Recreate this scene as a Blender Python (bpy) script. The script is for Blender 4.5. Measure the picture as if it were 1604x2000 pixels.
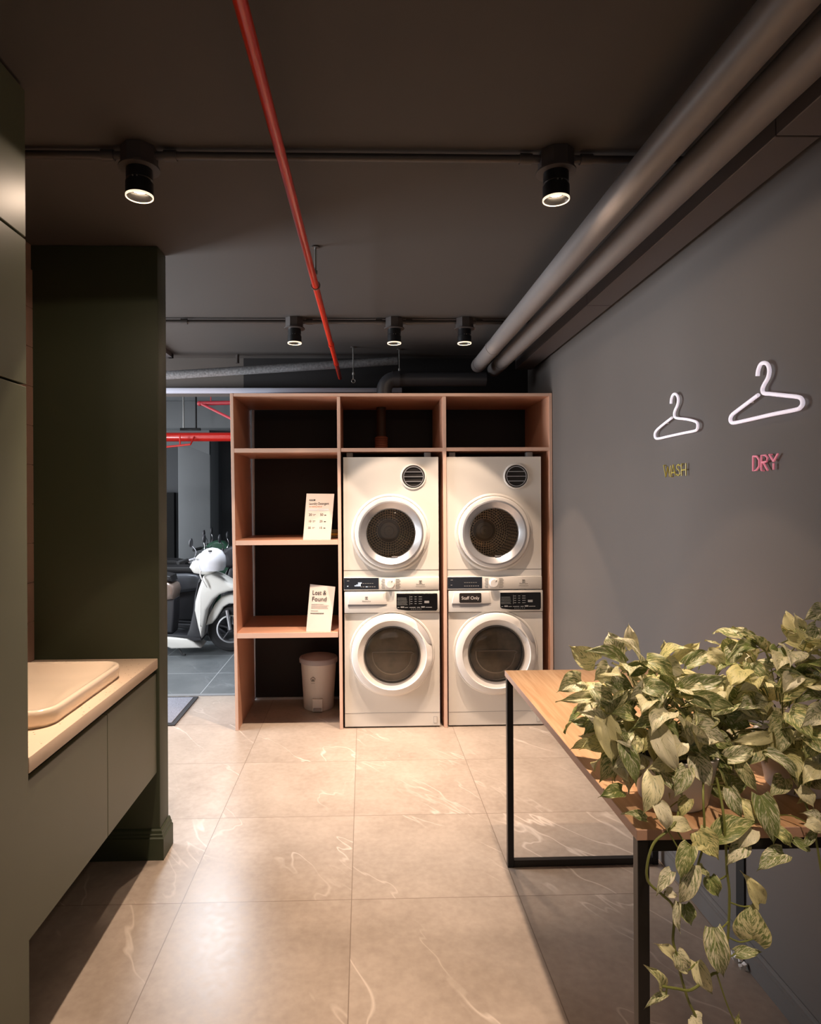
import bpy, bmesh, math, random
from mathutils import Vector, Matrix
PI = math.pi
C = bpy.context.scene.collection
SC = bpy.context.scene
for o in list(bpy.data.objects): bpy.data.objects.remove(o)

# ------------------------------------------------------------------ camera
F, YAW, ROLL, CX, CY, H = 1240.6, .0264, -.0051, 743.07, 976.08, 1.4334
def ray(px, py):
    u, v = px-CX, py-CY
    c, s = math.cos(ROLL), math.sin(ROLL); u, v = c*u+s*v, -s*u+c*v
    X, Y, Z = u/F, 1., -v/F
    c, s = math.cos(YAW), math.sin(YAW)
    return Vector((c*X+s*Y, -s*X+c*Y, Z))
def atY(px, py, Y): d = ray(px, py); t = Y/d.y; return Vector((d.x*t, Y, H+d.z*t))
def atZ(px, py, Z): d = ray(px, py); t = (Z-H)/d.z; return Vector((d.x*t, d.y*t, Z))
def atX(px, py, X): d = ray(px, py); t = X/d.x; return Vector((X, d.y*t, H+d.z*t))
cam = bpy.data.cameras.new('camera'); co = bpy.data.objects.new('camera', cam); C.objects.link(co)
cam.sensor_fit = 'VERTICAL'; cam.sensor_height = 36; cam.sensor_width = 36*1604/2000
cam.lens = F*36/2000; cam.shift_x = (802-CX)/2000; cam.shift_y = -(1000-CY)/2000
cam.clip_start = .05
fw = Vector((math.sin(YAW), math.cos(YAW), 0)); rt = Vector((math.cos(YAW), -math.sin(YAW), 0)); up = Vector((0, 0, 1))
cr, sr = math.cos(ROLL), math.sin(ROLL)
R_, U_ = rt*cr+up*sr, rt*-sr+up*cr
M = Matrix((R_, U_, -fw)).transposed().to_4x4(); M.translation = Vector((0, 0, H)); co.matrix_world = M
SC.camera = co

# ------------------------------------------------------------------ look, world, large lights
SC.view_settings.view_transform = 'Standard'; SC.view_settings.look = 'None'
SC.view_settings.gamma = 1; SC.view_settings.use_curve_mapping = False
SC.view_settings.exposure = 0.0
w = bpy.data.worlds.new('world'); SC.world = w; w.use_nodes = True
w.node_tree.nodes['Background'].inputs[0].default_value = (.8, .85, 1, 1)
w.node_tree.nodes['Background'].inputs[1].default_value = .02
SPOT_W, SPOT_COL, SPOT_ANG = 34, (1, .75, .56), 68
DAY_W, DAY_COL = 165, (.90, .94, 1)
SPILL_W = 4
GAR_W = 135
def area(name, loc, rot, sx, sy, W, col):
    l = bpy.data.lights.new(name, 'AREA'); l.shape = 'RECTANGLE'; l.size = sx; l.size_y = sy; l.energy = W; l.color = col
    o = bpy.data.objects.new(name, l); C.objects.link(o); o.location = loc; o.rotation_euler = rot; return o
area('daylight_side_window', (-3.1, 3.62, 1.25), (0, -PI/2, 0), 1.8, 1.2, DAY_W, DAY_COL)
area('daylight_garage_gate', (-5.3, 7.1, 1.5), (0, -PI/2, 0), 2.2, 4.0, GAR_W, DAY_COL)
area('garage_ceiling_fill', (-1.8, 5.6, 2.66), (0, 0, 0), 1.6, .2, 16, (.9, .95, 1))  # added overhead fill for the garage, stands for no actual tube
area('room_end_fill', (0.1, -2.35, 1.45), (PI/2, 0, 0), 2.0, 1.8, 6, (1, .88, .82))  # added weak warm fill, the end wall has no window
area('garage_floor_fill', (-1.25, 5.9, 2.60), (math.radians(-40), 0, 0), .4, .3, 60, (.85, .92, 1))  # added area light, throws the cool patch on the floor by the opening

# ------------------------------------------------------------------ materials
MATS = {}
def srgb(*c): return tuple((x/255/12.92 if x/255 <= .04045 else ((x/255+.055)/1.055)**2.4) for x in c)+(1,)
def mat(name, col, rough=.5, metal=0, spec=.5, noise=0, nscale=8, bump=0, bscale=60, emit=None, es=0, coat=0, alpha=None):
    m = bpy.data.materials.new(name); m.use_nodes = True; nt = m.node_tree; b = nt.nodes['Principled BSDF']
    c = srgb(*col); b.inputs['Base Color'].default_value = c
    b.inputs['Roughness'].default_value = rough; b.inputs['Metallic'].default_value = metal
    b.inputs['Specular IOR Level'].default_value = spec; b.inputs['Coat Weight'].default_value = coat
    if emit: b.inputs['Emission Color'].default_value = srgb(*emit); b.inputs['Emission Strength'].default_value = es
    if noise or bump: g = nt.nodes.new('ShaderNodeNewGeometry')
    if noise:
        n = nt.nodes.new('ShaderNodeTexNoise'); n.inputs['Scale'].default_value = nscale; n.inputs['Detail'].default_value = 5
        nt.links.new(g.outputs['Position'], n.inputs['Vector'])
        r = nt.nodes.new('ShaderNodeValToRGB'); r.color_ramp.elements[0].position = .3; r.color_ramp.elements[1].position = .7
        r.color_ramp.elements[0].color = tuple(x*(1-noise) for x in c[:3])+(1,); r.color_ramp.elements[1].color = tuple(min(1, x*(1+noise)) for x in c[:3])+(1,)
        nt.links.new(n.outputs['Fac'], r.inputs['Fac']); nt.links.new(r.outputs['Color'], b.inputs['Base Color'])
    if bump:
        n = nt.nodes.new('ShaderNodeTexNoise'); n.inputs['Scale'].default_value = bscale; n.inputs['Detail'].default_value = 3
        nt.links.new(g.outputs['Position'], n.inputs['Vector'])
        u = nt.nodes.new('ShaderNodeBump'); u.inputs['Strength'].default_value = bump; u.inputs['Distance'].default_value = .004
        nt.links.new(n.outputs['Fac'], u.inputs['Height']); nt.links.new(u.outputs['Normal'], b.inputs['Normal'])
    MATS[name] = m; return m
def N(nt, t, **k):
    n = nt.nodes.new(t)
    for a, v in k.items(): setattr(n, a, v)
    return n
def math_(nt, op, a, b=None, c=None):
    n = N(nt, 'ShaderNodeMath', operation=op)
    for i, x in enumerate((a, b, c)):
        if x is None: continue
        if isinstance(x, (int, float)): n.inputs[i].default_value = x
        else: nt.links.new(x, n.inputs[i])
    return n.outputs[0]
def mixc(nt, f, a, b):
    n = N(nt, 'ShaderNodeMix', data_type='RGBA')
    if isinstance(f, (int, float)): n.inputs[0].default_value = f
    else: nt.links.new(f, n.inputs[0])
    for i, x in ((6, a), (7, b)):
        if isinstance(x, tuple): n.inputs[i].default_value = x
        else: nt.links.new(x, n.inputs[i])
    return n.outputs[2]
def tile_floor(name, base, dark, vein, grout, T, u0, t0, rough, veinw=.011, gw=.0022):
    m = mat(name, (128, 128, 128), rough); nt = m.node_tree; b = nt.nodes['Principled BSDF']; L = nt.links.new
    g = N(nt, 'ShaderNodeNewGeometry'); sp = N(nt, 'ShaderNodeSeparateXYZ'); L(g.outputs['Position'], sp.inputs[0])
    tx = math_(nt, 'DIVIDE', math_(nt, 'SUBTRACT', sp.outputs[0], u0), T); ty = math_(nt, 'DIVIDE', math_(nt, 'SUBTRACT', sp.outputs[1], t0), T)
    def edge(t):
        f = math_(nt, 'FRACT', t); d = math_(nt, 'MINIMUM', f, math_(nt, 'SUBTRACT', 1., f)); return math_(nt, 'LESS_THAN', d, gw/T)
    gr = math_(nt, 'MAXIMUM', edge(tx), edge(ty))
    cv = N(nt, 'ShaderNodeCombineXYZ'); L(math_(nt, 'FLOOR', tx), cv.inputs[0]); L(math_(nt, 'FLOOR', ty), cv.inputs[1])
    wn = N(nt, 'ShaderNodeTexWhiteNoise'); L(cv.outputs[0], wn.inputs['Vector'])
    sc = N(nt, 'ShaderNodeVectorMath', operation='MULTIPLY_ADD'); L(wn.outputs['Color'], sc.inputs[0]); sc.inputs[1].default_value = (9, 9, 9); L(g.outputs['Position'], sc.inputs[2])
    n1 = N(nt, 'ShaderNodeTexNoise'); n1.inputs['Scale'].default_value = 3.5; n1.inputs['Detail'].default_value = 8; n1.inputs['Roughness'].default_value = .62; L(sc.outputs[0], n1.inputs['Vector'])
    n3 = N(nt, 'ShaderNodeTexNoise'); n3.inputs['Scale'].default_value = 38; n3.inputs['Detail'].default_value = 6; L(sc.outputs[0], n3.inputs['Vector'])
    mr = N(nt, 'ShaderNodeMapRange'); mr.inputs[1].default_value = .3; mr.inputs[2].default_value = .7; L(math_(nt, 'ADD', math_(nt, 'MULTIPLY', n1.outputs[0], .65), math_(nt, 'MULTIPLY', n3.outputs[0], .35)), mr.inputs[0])
    col = mixc(nt, mr.outputs[0], srgb(*dark), srgb(*base))
    mpv = N(nt, 'ShaderNodeMapping'); mpv.inputs['Rotation'].default_value = (0, 0, .95); L(sc.outputs[0], mpv.inputs[0]); mp2 = N(nt, 'ShaderNodeVectorMath', operation='MULTIPLY'); mp2.inputs[1].default_value = (.42, 1.5, 1); L(mpv.outputs[0], mp2.inputs[0])
    n2 = N(nt, 'ShaderNodeTexNoise'); n2.inputs['Scale'].default_value = 1.5; n2.inputs['Detail'].default_value = 4; n2.inputs['Roughness'].default_value = .55; n2.inputs['Distortion'].default_value = .35; L(mp2.outputs[0], n2.inputs['Vector'])
    vd = math_(nt, 'ABSOLUTE', math_(nt, 'SUBTRACT', n2.outputs[0], .5))
    n4 = N(nt, 'ShaderNodeTexNoise'); n4.inputs['Scale'].default_value = 2.3; L(sc.outputs[0], n4.inputs['Vector'])
    vm = N(nt, 'ShaderNodeMapRange'); vm.inputs[1].default_value = veinw; vm.inputs[2].default_value = 0; L(vd, vm.inputs[0])
    vg = N(nt, 'ShaderNodeMapRange'); vg.inputs[1].default_value = .42; vg.inputs[2].default_value = .62; L(n4.outputs[0], vg.inputs[0])
    col = mixc(nt, math_(nt, 'MULTIPLY', math_(nt, 'MULTIPLY', vm.outputs[0], vg.outputs[0]), .7), col, srgb(*vein))
    col = mixc(nt, math_(nt, 'MULTIPLY', gr, .7), col, srgb(*grout))
    L(col, b.inputs['Base Color'])
    rr = N(nt, 'ShaderNodeMapRange'); rr.inputs[3].default_value = rough; rr.inputs[4].default_value = rough+.1; L(n3.outputs[0], rr.inputs[0]); L(rr.outputs[0], b.inputs['Roughness'])
    return m
tile_floor('floor_tile', (182, 168, 155), (148, 134, 121), (218, 206, 194), (104, 88, 74), .6047, -.655, 2.2801, .27, .0065, .0016)
tile_floor('garage_tile', (112, 116, 118), (92, 96, 98), (135, 138, 140), (180, 184, 186), .60, -1.22, 4.72, .3, gw=.003)
mat('grey_wall', (92, 86, 82), .62, noise=.04, nscale=2, bump=.05, bscale=25)
mat('grey_ceiling', (68, 63, 60), .7, noise=.05, nscale=1.5)
mat('dark_wall', (26, 23, 24), .7)
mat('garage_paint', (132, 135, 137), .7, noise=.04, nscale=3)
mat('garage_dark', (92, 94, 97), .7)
mat('green_wall', (58, 66, 46), .55, noise=.03, nscale=3)
mat('green_laminate', (88, 92, 72), .44, noise=.02)
mat('green_edge', (78, 84, 58), .4)
mat('black_gap', (10, 10, 9), .8)
mat('duct_paint', (82, 76, 76), .55)
mat('pipe_paint', (118, 112, 110), .42, noise=.04, nscale=6)
mat('dark_pipe', (70, 70, 74), .4)
mat('insulation', (112, 112, 114), .75, noise=.35, nscale=70, bump=.6, bscale=80)
mat('red_paint', (196, 42, 16), .33, coat=.3)
mat('red_gloss', (214, 34, 22), .28, coat=.4)
mat('pink_red', (176, 50, 60), .4)
mat('zinc', (168, 168, 165), .35, metal=.9)
mat('black_metal', (22, 20, 20), .38, metal=.2)
mat('lamp_black', (20, 20, 22), .33)
mat('fitting_grey', (70, 64, 62), .45)
mat('lamp_glow', (255, 220, 180), .4, emit=(255, 226, 190), es=40)
mat('rim_glow', (240, 215, 180), .15, emit=(255, 226, 196), es=1.3)  # emission stands in for lamp light caught in the rim
mat('shelf_laminate', (196, 146, 120), .42, noise=.025, nscale=5)
mat('shelf_edge', (228, 192, 174), .45)
mat('threshold', (128, 130, 132), .5)
mat('pale_trim', (190, 192, 196), .5)
mat('white_enamel', (226, 222, 216), .3, coat=.25)
mat('white_plastic', (232, 228, 224), .36)
mat('handle_shade', (186, 184, 186), .35)  # shadow on the sloped door grip, put into its colour
mat('shadow_grey', (150, 148, 150), .4)
mat('silver', (196, 196, 200), .3, metal=.75)
mat('drum_hub', (150, 132, 114), .35, metal=.3)
mat('washer_drum', (150, 142, 130), .5, noise=.35, nscale=14)
mat('seam', (96, 90, 84), .6)
mat('panel_black', (16, 17, 20), .18)
mat('panel_slate', (42, 47, 56), .22)
mat('print_grey', (150, 150, 150), .5)
mat('print_dark', (70, 66, 62), .6)
mat('print_black', (26, 22, 22), .6)
mat('print_orange', (190, 110, 60), .6)
mat('led', (220, 235, 255), .4, emit=(210, 230, 255), es=1.2)
mat('rubber', (26, 26, 27), .75)
mat('bin_white', (214, 208, 204), .45)
mat('bin_lid', (176, 172, 178), .35)
mat('paper', (216, 202, 192), .55)
mat('paper_grey', (196, 198, 202), .6)
mat('stone_pot', (226, 224, 228), .3)
mat('soil', (45, 32, 22), .95)
mat('vine', (118, 124, 62), .5)
mat('ceramic', (232, 214, 192), .2, coat=.5)
mat('neon_white', (240, 236, 244), .4, emit=(236, 226, 244), es=.5)
mat('neon_yellow', (186, 172, 74), .35, emit=(200, 180, 60), es=.05)
mat('neon_pink', (238, 150, 170), .35, emit=(240, 130, 160), es=.2)
mat('pink_tile', (170, 138, 122), .4, noise=.05, nscale=9)
mat('mat_fibre', (136, 138, 148), .95, noise=.45, nscale=260, bump=.7, bscale=250)
mat('mat_border', (46, 47, 50), .8)
mat('scooter_white', (226, 224, 218), .28, coat=.3)
mat('scooter_bronze', (150, 132, 122), .3, metal=.4)
mat('scooter_dark', (50, 50, 54), .45)
mat('scooter_green', (48, 84, 66), .3)
mat('scooter_grey', (96, 98, 104), .3, metal=.3)
mat('seat_vinyl', (30, 28, 30), .5)
mat('chrome', (210, 210, 212), .14, metal=1)
mat('tire', (34, 34, 36), .8)
mat('helmet', (226, 226, 232), .2, coat=.4)
mat('wrap', (150, 92, 70), .6)
mat('pipe_brown', (60, 42, 28), .6)
mat('olive_box', (120, 108, 66), .6)
mat('track_pale', (190, 194, 210), .4)  # even pale colour of the door track, no emission
mat('warning', (190, 150, 30), .5)
mat('day_glass', (200, 215, 235), .1, emit=(205, 222, 255), es=.6)
def stone():
    m = mat('terrazzo', (222, 196, 170), .35); nt = m.node_tree; b = nt.nodes['Principled BSDF']; L = nt.links.new
    g = N(nt, 'ShaderNodeNewGeometry'); v = N(nt, 'ShaderNodeTexVoronoi'); v.inputs['Scale'].default_value = 95; L(g.outputs['Position'], v.inputs['Vector'])
    wn = N(nt, 'ShaderNodeSeparateColor'); L(v.outputs['Color'], wn.inputs[0])
    f = math_(nt, 'MULTIPLY', math_(nt, 'LESS_THAN', v.outputs['Distance'], .22), math_(nt, 'GREATER_THAN', wn.outputs[0], .74))
    L(mixc(nt, f, srgb(222, 198, 174), srgb(150, 112, 86)), b.inputs['Base Color'])
stone()
def wood():
    m = mat('oak', (200, 150, 100), .42); nt = m.node_tree; b = nt.nodes['Principled BSDF']; L = nt.links.new
    g = N(nt, 'ShaderNodeNewGeometry'); mp = N(nt, 'ShaderNodeMapping'); mp.inputs['Scale'].default_value = (28, 1.6, 5); L(g.outputs['Position'], mp.inputs[0])
    n = N(nt, 'ShaderNodeTexNoise'); n.inputs['Scale'].default_value = 2.2; n.inputs['Detail'].default_value = 7; n.inputs['Distortion'].default_value = .7; L(mp.outputs[0], n.inputs['Vector'])
    mr = N(nt, 'ShaderNodeMapRange'); mr.inputs[1].default_value = .35; mr.inputs[2].default_value = .68; L(n.outputs[0], mr.inputs[0])
    L(mixc(nt, mr.outputs[0], srgb(196, 152, 112), srgb(218, 180, 140)), b.inputs['Base Color'])
wood()
mat('oak_edge', (190, 152, 130), .5)
def leafmat():
    m = mat('variegated_leaf', (90, 110, 60), .38); nt = m.node_tree; b = nt.nodes['Principled BSDF']; L = nt.links.new
    uv = N(nt, 'ShaderNodeUVMap'); uv.uv_map = 'leaf'; at = N(nt, 'ShaderNodeAttribute'); at.attribute_name = 'leafrand'
    sp = N(nt, 'ShaderNodeSeparateXYZ'); L(uv.outputs[0], sp.inputs[0])
    ax = math_(nt, 'ABSOLUTE', sp.outputs[0])
    # vein direction: streaks sweep from the midrib towards the tip
    k = math_(nt, 'SUBTRACT', sp.outputs[1], math_(nt, 'MULTIPLY', ax, .55))
    cv = N(nt, 'ShaderNodeCombineXYZ'); L(math_(nt, 'MULTIPLY', sp.outputs[0], 2.2), cv.inputs[0]); L(math_(nt, 'MULTIPLY', k, 9.), cv.inputs[1])
    L(math_(nt, 'MULTIPLY', at.outputs['Fac'], 57.), cv.inputs[2])
    n = N(nt, 'ShaderNodeTexNoise'); n.inputs['Scale'].default_value = 1.6; n.inputs['Detail'].default_value = 6; n.inputs['Roughness'].default_value = .7; n.inputs['Distortion'].default_value = .4; L(cv.outputs[0], n.inputs['Vector'])
    rnd2 = math_(nt, 'FRACT', math_(nt, 'MULTIPLY', at.outputs['Fac'], 13.7)); rnd3 = math_(nt, 'FRACT', math_(nt, 'MULTIPLY', at.outputs['Fac'], 71.3))
    thr = math_(nt, 'ADD', math_(nt, 'MULTIPLY', rnd2, .22), .36)
    mr = N(nt, 'ShaderNodeMapRange'); L(n.outputs[0], mr.inputs[0]); L(math_(nt, 'SUBTRACT', thr, .035), mr.inputs[1]); L(math_(nt, 'ADD', thr, .05), mr.inputs[2])
    cream = mixc(nt, rnd3, srgb(222, 216, 150), srgb(232, 228, 204)); green = mixc(nt, rnd2, srgb(58, 92, 52), srgb(98, 118, 54))
    n5 = N(nt, 'ShaderNodeTexNoise'); n5.inputs['Scale'].default_value = 4; L(cv.outputs[0], n5.inputs['Vector'])
    green = mixc(nt, n5.outputs[0], green, srgb(140, 152, 92))
    col = mixc(nt, mr.outputs[0], green, cream)
    mid = N(nt, 'ShaderNodeMapRange'); mid.inputs[1].default_value = .05; mid.inputs[2].default_value = .0; L(ax, mid.inputs[0])
    col = mixc(nt, math_(nt, 'MULTIPLY', mid.outputs[0], .6), col, srgb(190, 190, 130))
    ed = N(nt, 'ShaderNodeMapRange'); ed.inputs[1].default_value = .9; ed.inputs[2].default_value = 1.; L(ax, ed.inputs[0])
    col = mixc(nt, math_(nt, 'MULTIPLY', ed.outputs[0], .7), col, srgb(206, 196, 130))
    L(col, b.inputs['Base Color'])
    bp = N(nt, 'ShaderNodeBump'); bp.inputs['Strength'].default_value = .35; bp.inputs['Distance'].default_value = .002; L(n.outputs[0], bp.inputs['Height']); L(bp.outputs[0], b.inputs['Normal'])
    tr = N(nt, 'ShaderNodeBsdfTranslucent'); L(col, tr.inputs[0]); mx = N(nt, 'ShaderNodeMixShader'); mx.inputs[0].default_value = .16
    L(b.outputs[0], mx.inputs[1]); L(tr.outputs[0], mx.inputs[2]); L(mx.outputs[0], nt.nodes['Material Output'].inputs[0])
leafmat()
def glassmat(name, tint, op, rough=.04):
    m = bpy.data.materials.new(name); m.use_nodes = True; nt = m.node_tree; nt.nodes.clear()
    o = N(nt, 'ShaderNodeOutputMaterial'); t = N(nt, 'ShaderNodeBsdfTransparent'); t.inputs[0].default_value = tint
    g = N(nt, 'ShaderNodeBsdfGlossy'); g.inputs['Roughness'].default_value = rough
    fr = N(nt, 'ShaderNodeFresnel'); fr.inputs[0].default_value = op
    mx = N(nt, 'ShaderNodeMixShader'); nt.links.new(fr.outputs[0], mx.inputs[0]); nt.links.new(t.outputs[0], mx.inputs[1]); nt.links.new(g.outputs[0], mx.inputs[2]); nt.links.new(mx.outputs[0], o.inputs[0])
    MATS[name] = m
glassmat('smoke_glass', (.97, .96, .93, 1), 1.4)
glassmat('washer_glass', (.92, .89, .84, 1), 1.6)
glassmat('window_glass', (.95, .97, 1, 1), 1.3)
def drummat():
    m = mat('drum_steel', (150, 140, 128), .4, metal=.1); nt = m.node_tree; b = nt.nodes['Principled BSDF']; L = nt.links.new
    uv = N(nt, 'ShaderNodeUVMap'); uv.uv_map = 'drum'; v = N(nt, 'ShaderNodeTexVoronoi'); v.voronoi_dimensions = '2D'; v.inputs['Scale'].default_value = 1; v.inputs['Randomness'].default_value = .2
    L(uv.outputs[0], v.inputs['Vector']); f = math_(nt, 'LESS_THAN', v.outputs['Distance'], .33)
    L(mixc(nt, f, srgb(250, 232, 208), srgb(14, 10, 8)), b.inputs['Base Color']); L(math_(nt, 'SUBTRACT', .3, math_(nt, 'MULTIPLY', f, .3)), b.inputs['Metallic'])
drummat()

# ------------------------------------------------------------------ mesh helpers
def wloc(o):
    v = Vector((0, 0, 0))
    while o is not None: v += o.location; o = o.parent
    return v
def obj(name, bm, m, parent=None, loc=None, smooth=True, world=True, ang=35):
    """link a bmesh as one object; geometry is given in world coordinates (world=True) or in the parent's own"""
    me = bpy.data.meshes.new(name)
    off = Vector((0, 0, 0))
    if world and parent is not None: off = wloc(parent)
    if loc is not None: off = Vector(loc)
    if off.length: bmesh.ops.translate(bm, vec=-off, verts=bm.verts)
    bm.normal_update(); bm.to_mesh(me); bm.free()
    for mm in (m if isinstance(m, (list, tuple)) else [m]): me.materials.append(MATS[mm])
    if smooth:
        me.polygons.foreach_set('use_smooth', [True]*len(me.polygons)); me.set_sharp_from_angle(angle=math.radians(ang))
    o = bpy.data.objects.new(name, me); C.objects.link(o)
    if parent is not None: o.parent = parent
    elif loc is not None: o.location = loc
    return o
def thing(name, label, cat, loc=(0, 0, 0), group=None):
    o = bpy.data.objects.new(name, None); o.empty_display_size = .05; C.objects.link(o); o.location = loc
    o['label'] = label; o['category'] = cat
    if group: o['group'] = group
    return o
def tag(o, label, cat, group=None):
    o['label'] = label; o['category'] = cat
    if group: o['group'] = group
    return o
def struct(name, bm, m, label=None, cat=None, **k):
    o = obj(name, bm, m, **k); o['kind'] = 'structure'; o['label'] = label; o['category'] = cat; return o
def dup(root, loc, label=None, group=None):
    r = root.copy(); C.objects.link(r); r.location = loc
    if label: r['label'] = label
    if group: r['group'] = group
    for ch in list(root.children):
        c = ch.copy(); C.objects.link(c); c.parent = r
        for g in ch.children:
            d = g.copy(); C.objects.link(d); d.parent = c
    return r
def B(): return bmesh.new()
def box(bm, x0, x1, y0, y1, z0, z1, bev=0, seg=2, mi=0):
    r = bmesh.ops.create_cube(bm, size=1); vs = r['verts']
    for v in vs: v.co = Vector(((x0+x1)/2+v.co.x*(x1-x0), (y0+y1)/2+v.co.y*(y1-y0), (z0+z1)/2+v.co.z*(z1-z0)))
    fs = set(f for v in vs for f in v.link_faces)
    for f in fs: f.material_index = mi
    if bev:
        es = list(set(e for v in vs for e in v.link_edges))
        bmesh.ops.bevel(bm, geom=es, offset=bev, segments=seg, affect='EDGES', profile=.5)
    return bm
def frame_axes(d):
    d = d.normalized(); a = Vector((0, 0, 1)) if abs(d.z) < .9 else Vector((1, 0, 0))
    x = d.cross(a).normalized(); return x, x.cross(d).normalized()
def tube(bm, pts, r, n=12, caps=True, mi=0):
    pts = [Vector(p) for p in pts]; rings = []; px = None
    for i, p in enumerate(pts):
        d = (pts[min(i+1, len(pts)-1)]-pts[max(i-1, 0)])
        if d.length < 1e-9: d = Vector((0, 0, 1))
        d.normalize()
        if px is None: px, py = frame_axes(d)
        else:
            px = (px-d*px.dot(d)).normalized(); py = px.cross(d).normalized()
        rr = r[i] if isinstance(r, (list, tuple)) else r
        rings.append([bm.verts.new(p+px*rr*math.cos(2*PI*k/n)+py*rr*math.sin(2*PI*k/n)) for k in range(n)])
    for a, b in zip(rings, rings[1:]):
        for k in range(n):
            f = bm.faces.new((a[k], a[(k+1) % n], b[(k+1) % n], b[k])); f.material_index = mi
    if caps:
        for rg in (rings[0][::-1], rings[-1]):
            f = bm.faces.new(rg); f.material_index = mi
    bmesh.ops.recalc_face_normals(bm, faces=bm.faces)
    return bm
def smooth_path(pts, n=6):
    P = [Vector(p) for p in pts]; out = []
    for i in range(len(P)-1):
        p0, p1, p2, p3 = P[max(i-1, 0)], P[i], P[i+1], P[min(i+2, len(P)-1)]
        for k in range(n):
            t = k/n; out.append(.5*((2*p1)+(-p0+p2)*t+(2*p0-5*p1+4*p2-p3)*t*t+(-p0+3*p1-3*p2+p3)*t**3))
    out.append(P[-1]); return out
def lathe(bm, prof, c=(0, 0, 0), axis='z', n=32, mi=0, sx=1, closed=False):
    """prof: list of (radius, height) along the axis"""
    c = Vector(c); rings = []
    for r, h in prof:
        ring = []
        for k in range(n):
            a = 2*PI*k/n; u, v = r*math.cos(a)*sx, r*math.sin(a)
            p = {'z': (u, v, h), 'y': (u, h, v), 'x': (h, u, v)}[axis]
            ring.append(bm.verts.new(c+Vector(p)))
        rings.append(ring)
    for a, b in zip(rings, rings[1:]):
        for k in range(n):
            f = bm.faces.new((a[k], a[(k+1) % n], b[(k+1) % n], b[k])); f.material_index = mi
    if closed:
        a, b = rings[-1], rings[0]
        for k in range(n): bm.faces.new((a[k], a[(k+1) % n], b[(k+1) % n], b[k])).material_index = mi
    else:
        if prof[0][0] > 1e-6: bm.faces.new(rings[0][::-1]).material_index = mi
        if prof[-1][0] > 1e-6: bm.faces.new(rings[-1]).material_index = mi
    bmesh.ops.remove_doubles(bm, verts=bm.verts, dist=1e-6)
    bmesh.ops.recalc_face_normals(bm, faces=bm.faces)
    return bm
def prism(bm, poly, d0, d1, axis='y', bev=0, seg=2, mi=0):
    """poly: 2-D outline (x,z for axis y; x,y for axis z; y,z for axis x) extruded from d0 to d1"""
    f3 = {'y': lambda a, b, d: (a, d, b), 'z': lambda a, b, d: (a, b, d), 'x': lambda a, b, d: (d, a, b)}[axis]
    lo = [bm.verts.new(f3(a, b, d0)) for a, b in poly]; hi = [bm.verts.new(f3(a, b, d1)) for a, b in poly]
    n = len(poly); fs = [bm.faces.new(lo), bm.faces.new(hi[::-1])]
    for k in range(n): fs.append(bm.faces.new((lo[k], hi[k], hi[(k+1) % n], lo[(k+1) % n])))
    for f in fs: f.material_index = mi
    bmesh.ops.recalc_face_normals(bm, faces=fs)
    if bev:
        es = [e for e in set(e for f in fs[:2] for e in f.edges)]
        bmesh.ops.bevel(bm, geom=es, offset=bev, segments=seg, affect='EDGES', profile=.5)
    return bm
def rrect(x0, x1, y0, y1, r, n=6):
    out = []
    for cx, cy, a0 in ((x1-r, y1-r, 0), (x0+r, y1-r, PI/2), (x0+r, y0+r, PI), (x1-r, y0+r, 3*PI/2)):
        for k in range(n+1): a = a0+PI/2*k/n; out.append((cx+r*math.cos(a), cy+r*math.sin(a)))
    return out
def loft(bm, rings, cap0=True, cap1=True, mi=0):
    R = [[bm.verts.new(p) for p in r] for r in rings]; n = len(R[0])
    for a, b in zip(R, R[1:]):
        for k in range(n): bm.faces.new((a[k], a[(k+1) % n], b[(k+1) % n], b[k])).material_index = mi
    if cap0: bm.faces.new(R[0][::-1]).material_index = mi
    if cap1: bm.faces.new(R[-1]).material_index = mi
    bmesh.ops.recalc_face_normals(bm, faces=bm.faces); return bm
def text_bm(bm, s, origin, xdir, ydir, size, align='LEFT', ext=.0006, width=None, bold=0):
    cu = bpy.data.curves.new('t', 'FONT'); cu.body = s; cu.size = 1; cu.align_x = align; cu.extrude = 0; cu.offset = bold; cu.resolution_u = 3
    to = bpy.data.objects.new('t', cu); C.objects.link(to); bpy.context.view_layer.update()
    me = bpy.data.meshes.new_from_object(to); bpy.data.objects.remove(to); bpy.data.curves.remove(cu)
    X, Y = Vector(xdir).normalized(), Vector(ydir).normalized(); Z = X.cross(Y)
    xs = [v.co.x for v in me.vertices] or [0, 1]; k = 1
    if width: k = width/((max(xs)-min(xs))*size)
    b2 = bmesh.new(); b2.from_mesh(me)
    for v in b2.verts: v.co = Vector(origin)+X*v.co.x*size*k+Y*v.co.y*size+Z*ext
    t = bpy.data.meshes.new('t'); b2.to_mesh(t); b2.free(); bm.from_mesh(t); bpy.data.meshes.remove(t); bpy.data.meshes.remove(me)
    return bm

# ================================================================== SETTING
ZC = 2.458; XL = -1.3237; YB = 4.60; YF = -2.4
xr = lambda y: 1.173+(y-1.9)*.0105     # the right wall runs very slightly askew
# floor, ceiling
struct('floor', box(B(), -3.25, 1.35, YF-.1, 4.70, -.08, 0), 'floor_tile', 'beige veined stone tile floor of the laundry room', 'floor', smooth=False)
struct('floor.001', box(B(), -5.6, 1.4, 4.70, 9.9, -.08, -.002), 'garage_tile', 'grey tiled garage floor beyond the opening', 'floor', smooth=False)
struct('ceiling', box(B(), -3.25, 1.35, YF-.1, YB, ZC, ZC+.12), 'grey_ceiling', 'dark grey painted laundry room ceiling', 'ceiling', smooth=False)
struct('ceiling.001', box(B(), -5.6, 1.4, YB+.12, 9.9, 2.73, 2.83), 'garage_paint', 'grey garage ceiling beyond the opening', 'ceiling', smooth=False)
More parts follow.
